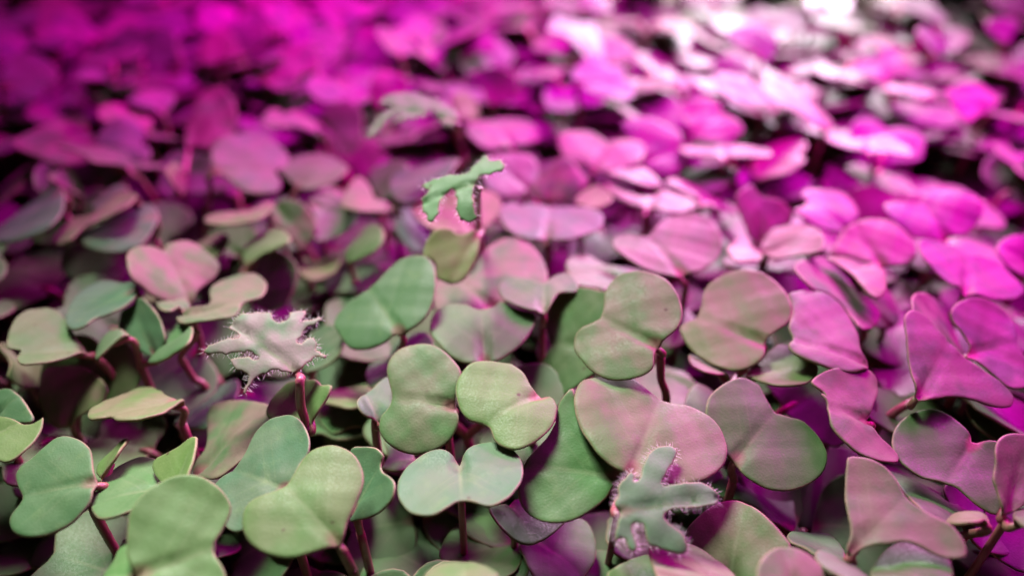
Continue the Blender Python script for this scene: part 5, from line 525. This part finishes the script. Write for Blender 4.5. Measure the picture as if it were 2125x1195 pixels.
def frame(B, n, u):
    n = Vector(n).normalized(); u = Vector(u); u = (u - n * u.dot(n)).normalized(); v = n.cross(u)
    return Matrix(((u.x, v.x, n.x, B[0] * S), (u.y, v.y, n.y, B[1] * S), (u.z, v.z, n.z, B[2] * S), (0, 0, 0, 1)))
def build_plant(idx, label, group, stempath, parts):
    rg = random.Random(1000 + idx)
    cots = [p for p in parts if p[0] == 'cot']
    base = sum((Vector(p[1]) for p in cots), Vector()) / len(cots)
    out = sum((Vector((p[3][0], p[3][1], 0)) for p in cots), Vector())
    if stempath:
        J = Vector(stempath[0])
        path = [J] + [Vector(p) for p in stempath[1:] if p[2] > GROUND_Z + 3]
    else:
        J = base + out * (1.2 / max(1, len(cots))) + Vector((0, 0, -5.0)); path = [J]
    last = path[-1]
    if last.z > GROUND_Z + 6:
        dx = rg.uniform(-3, 3); dy = rg.uniform(0, 5)
        path.append(Vector((last.x + dx * .3, last.y + dy * .4, last.z * .5 + GROUND_Z * .5)))
        path.append(Vector((last.x + dx, last.y + dy, GROUND_Z - 1)))
    else:
        path.append(Vector((last.x, last.y, GROUND_Z - 1)))
    root = path[-1].copy(); root.z = GROUND_Z
    e = empty('seedling', root * S, label, 'seedling', group)
    k = len(path)
    rs = rg.uniform(.52, .72)
    if any(p[0] == 'true' for p in parts) and base.y > 150: rs = .5
    link('stem', tube_mesh('stem', [p - root for p in path], [rs] + [rs * rg.uniform(.92, 1.1) for _ in range(k - 1)]), e)
    for (kind, B, n, u, Ls, loc, tint) in parts:
        mw = frame(Vector(B) - root, n, u)
        nm = 'cotyledon' if kind == 'cot' else 'true_leaf'
        far = B[1] > 190
        me, pts, f, V = leaf_mesh(nm, loc, Ls, rg, kind=kind, step=(0.4 if kind == 'true' else (1.0 if far else .7)), grid=(1.4 if far else .9), thick=(.13 if kind == 'true' else .24), teeth=(.12 if idx == 9 else .4))
        o = link(nm, me, e, mw)
        o.color = (tint[0] * PUR, tint[1], tint[2], 1) if kind == 'cot' else (*tint, 1)
        # petiole in the leaf's own frame, running on into the stalk
        inv = mw.inverted()
        K = J; sd = (path[1] - path[0]).normalized()
        if kind == 'cot' and stempath and len(path) > 2:
            best = 1e9
            for a, b2 in zip(path[:-1], path[1:]):
                for t in (0, .25, .5, .75):
                    q = a.lerp(b2, t)
                    if q.z < B[2] - 2 and (q - Vector(B)).length < best: best = (q - Vector(B)).length; K = q; sd = (b2 - a).normalized()
        j = (inv @ ((K - root) * S)) / S
        j2 = (inv @ ((K + sd * 3.0 - root) * S)) / S
        l = j.length
        hh = lambda q: f[np.argmin(np.linalg.norm(V - np.array(q), axis=1))]
        dz = 1.3 if kind == 'true' else .38
        pth = [Vector((2.6, 0, hh((2.6, 0)) - dz)), Vector((0.5, 0, hh((.5, 0)) - dz + .05)), Vector((-min(1.2, l * .2) if stempath else -.35, 0, hh((0, 0)) - .75)) * .66 + j * .26, j, j2]
        link('petiole', tube_mesh('petiole', pth, [.16, .52, .60, rs * .9, rs * .8]), o)
        if kind == 'true':
            hts = [f[np.argmin(np.linalg.norm(V - p, axis=1))] for p in pts]
            hm = link('hairs', hairs_mesh(pts, hts, rg, dense_side=(np.array([-1., 0.]) if idx == 9 else None), per=2), o)
            hm['kind'] = 'stuff'
    return e
PUR = 0.85  # scales purple tint: leaf pigment plus some magenta lamplight put into the colour
for i, (label, group, st, parts) in enumerate(PLANTS):
    build_plant(i, label, group, st, parts)

# ------------------------------------------------------------------ the shaded understorey and the rows around
KID = [(0, .04), (.00, .20), (.05, .45), (.20, .66), (.46, .74), (.72, .68), (.91, .50), (.97, .29), (.90, .10), (.84, 0)]
def template(rg, size):
    ctrl = [(a * size, b * size) for a, b in KID] + [(a * size, -b * size * rg.uniform(.88, 1.1)) for a, b in KID[::-1][1:]]
    return [(a + rg.uniform(-.35, .35), b + rg.uniform(-.35, .35)) for a, b in ctrl]
def make_proto(seed):
    rg = random.Random(seed)
    e = empty('seedling', (0, 0, 0), '', 'seedling')
    rs = .8
    H0 = -GROUND_Z
    path = [Vector((0, 0, H0 - 5)), Vector((rg.uniform(-1, 1), rg.uniform(-1, 1), H0 * .5)), Vector((rg.uniform(-2, 2), rg.uniform(-2, 2), -9))]
    link('stem', tube_mesh('stem', path, [rs, rs, rs * 1.1], seg=8), e)
    az = rg.uniform(0, 6.28)
    for s in (0, 1):
        a = az + s * math.pi + rg.uniform(-.4, .4)
        t = rg.uniform(-.25, .55)
        u = Vector((math.cos(a) * math.cos(t), math.sin(a) * math.cos(t), math.sin(t)))
        side = Vector((-math.sin(a), math.cos(a), rg.uniform(-.2, .2))).normalized()
        n = u.cross(side).normalized()
        B = Vector((math.cos(a) * 3.2, math.sin(a) * 3.2, H0))
        mw = frame(B, n, u)
        size = rg.uniform(10.5, 13.5)
        me, pts, f, V = leaf_mesh('cotyledon', template(rg, size), size, rg, step=1.0, grid=1.4)
        o = link('cotyledon', me, e, mw)
        o.color = (rg.uniform(.05, .3), rg.uniform(0, .3), rg.uniform(0, .4), 1)
        j = (mw.inverted() @ (path[0] * S)) / S
        link('petiole', tube_mesh('petiole', [Vector((2.4, 0, -.35)), Vector((.3, 0, -.35)), Vector((-1, 0, -.8)) * .6 + j * .3, j], [.22, .6, .7, rs * .95], seg=8), o)
    return e
protos = [make_proto(50 + k) for k in range(8)]
def copy_tree(o, parent=None):
    c = o.copy(); col.objects.link(c)
    if parent is not None:
        c.parent = parent
    for ch in list(o.children):
        copy_tree(ch, c)
    return c
placed = []
rg = random.Random(77)
def scatter(count, xr, yr, zr, label, group, mind, accept=lambda x, y: True):
    k = 0; tries = 0
    while k < count and tries < 6000:
        tries += 1
        y = rg.uniform(*yr); half = .66 * (y * .79 + 54) + 6
        x = rg.uniform(-half, half) if xr is None else rg.uniform(*xr)
        if not accept(x, y) or any((x - a) ** 2 + (y - b) ** 2 < mind ** 2 for a, b in placed): continue
        placed.append((x, y))
        z = rg.uniform(*zr)
        src = protos[rg.randrange(len(protos))]
        c = copy_tree(src)
        c.location = (x * S, y * S, (GROUND_Z + z) * S)
        c.rotation_euler = (rg.uniform(-.1, .1), rg.uniform(-.1, .1), rg.uniform(0, 6.28))
        s = rg.uniform(.88, 1.08)
        c.scale = (s, s, 1)
        c['label'] = label; c['group'] = group
        k += 1
    return k
UNDER_N = scatter(58, None, (42, 200), (-16, -8), 'shaded green seedling sitting low beneath the taller leaves', 'shaded seedlings under the canopy', 13, lambda x, y: y > 80)
BACK_N = scatter(104, None, (196, 330), (-10, 0), 'blurred seedling among the magenta lit leaves at the back', 'blurred seedlings filling the magenta back', 10)
def seedling_mass():
    # the tray holds far more than three hundred seedlings: the deepest ones and the rows outside the frame are one mass
    rg = random.Random(5)
    lib = []
    for k in range(5):
        me, *_ = leaf_mesh('m', template(rg, 12.0), 12.0, rg, step=1.5, grid=2.4)
        vv = np.empty(len(me.vertices) * 3); me.vertices.foreach_get('co', vv)
        aa = np.empty(len(me.vertices) * 3); me.attributes['leaf'].data.foreach_get('vector', aa)
        uu = np.empty(len(me.vertices)); me.attributes['under'].data.foreach_get('value', uu)
        ff = [tuple(p.vertices) for p in me.polygons]
        lib.append((vv.reshape(-1, 3), aa, uu, ff)); bpy.data.meshes.remove(me)
    st = tube_mesh('m', [(0, 0, 0), (.6, .4, -12), (0, 0, -30)], [.8, .8, .8], seg=6, sub=1)
    sv = np.array([v.co[:] for v in st.vertices]); sf = [tuple(p.vertices) for p in st.polygons]; bpy.data.meshes.remove(st)
    VV, AA, UU, FF, MI = [], [], [], [], []; n = 0
    def put(x, y, z):
        nonlocal n
        a0 = rg.uniform(0, 6.28)
        for q in (0, 1):
            vv, aa, uu, ff = lib[rg.randrange(5)]
            M = Matrix.Translation((x * S, y * S, z * S)) @ Matrix.Rotation(a0 + q * math.pi, 4, 'Z') @ Matrix.Translation((.0008, 0, 0)) @ Matrix.Rotation(rg.uniform(-.5, .3), 4, 'Y') @ Matrix.Rotation(rg.uniform(-.3, .3), 4, 'X')
            m = np.array(M); VV.append(vv @ m[:3, :3].T + m[:3, 3]); AA.append(aa); UU.append(uu)
            FF.extend([tuple(i + n for i in t) for t in ff]); MI.extend([0] * len(ff)); n += len(vv)
        VV.append(sv * np.array([1, 1, (z - 2.5 - GROUND_Z) / 30]) + np.array([x * S, y * S, (z - 2.5) * S])); AA.append(np.zeros(len(sv) * 3)); UU.append(np.zeros(len(sv)))
        FF.extend([tuple(i + n for i in t) for t in sf]); MI.extend([1] * len(sf)); n += len(sv)
    y = 12.0
    while y < 372:
        half = .637 * (y * .79 + 54)
        x = -half - 62
        while x < half + 62:
            px, py = x + rg.uniform(-4, 4), y + rg.uniform(-4, 4)
            edge = abs(px) > half + 10 or py < 34 or py > 332
            z = rg.uniform(-9, 1) if edge else (rg.uniform(-28, -18) if py < 120 else rg.uniform(-31, -20) if py < 190 else rg.uniform(-17, -7))
            put(px, py, z)
            x += 12.5
        y += 11.5
    me = bpy.data.meshes.new('seedling_mass')
    me.from_pydata(np.vstack(VV).tolist(), [], FF); me.update()
    A = me.attributes.new('leaf', 'FLOAT_VECTOR', 'POINT'); A.data.foreach_set('vector', np.concatenate(AA))
    B = me.attributes.new('under', 'FLOAT', 'POINT'); B.data.foreach_set('value', np.concatenate(UU))
    me.materials.append(M_LEAF); me.materials.append(M_STEM)
    me.polygons.foreach_set('material_index', MI); me.polygons.foreach_set('use_smooth', [True] * len(MI))
    o = bpy.data.objects.new('seedling_mass', me); col.objects.link(o)
    o.color = (.1, .05, .15, 1)
    o['kind'] = 'stuff'; o['label'] = 'dense mass of shaded seedlings filling the gaps beneath the canopy'; o['category'] = 'seedlings'
seedling_mass()
for p in protos:
    for ch in list(p.children):
        for g in list(ch.children): bpy.data.objects.remove(g)
        bpy.data.objects.remove(ch)
    bpy.data.objects.remove(p)
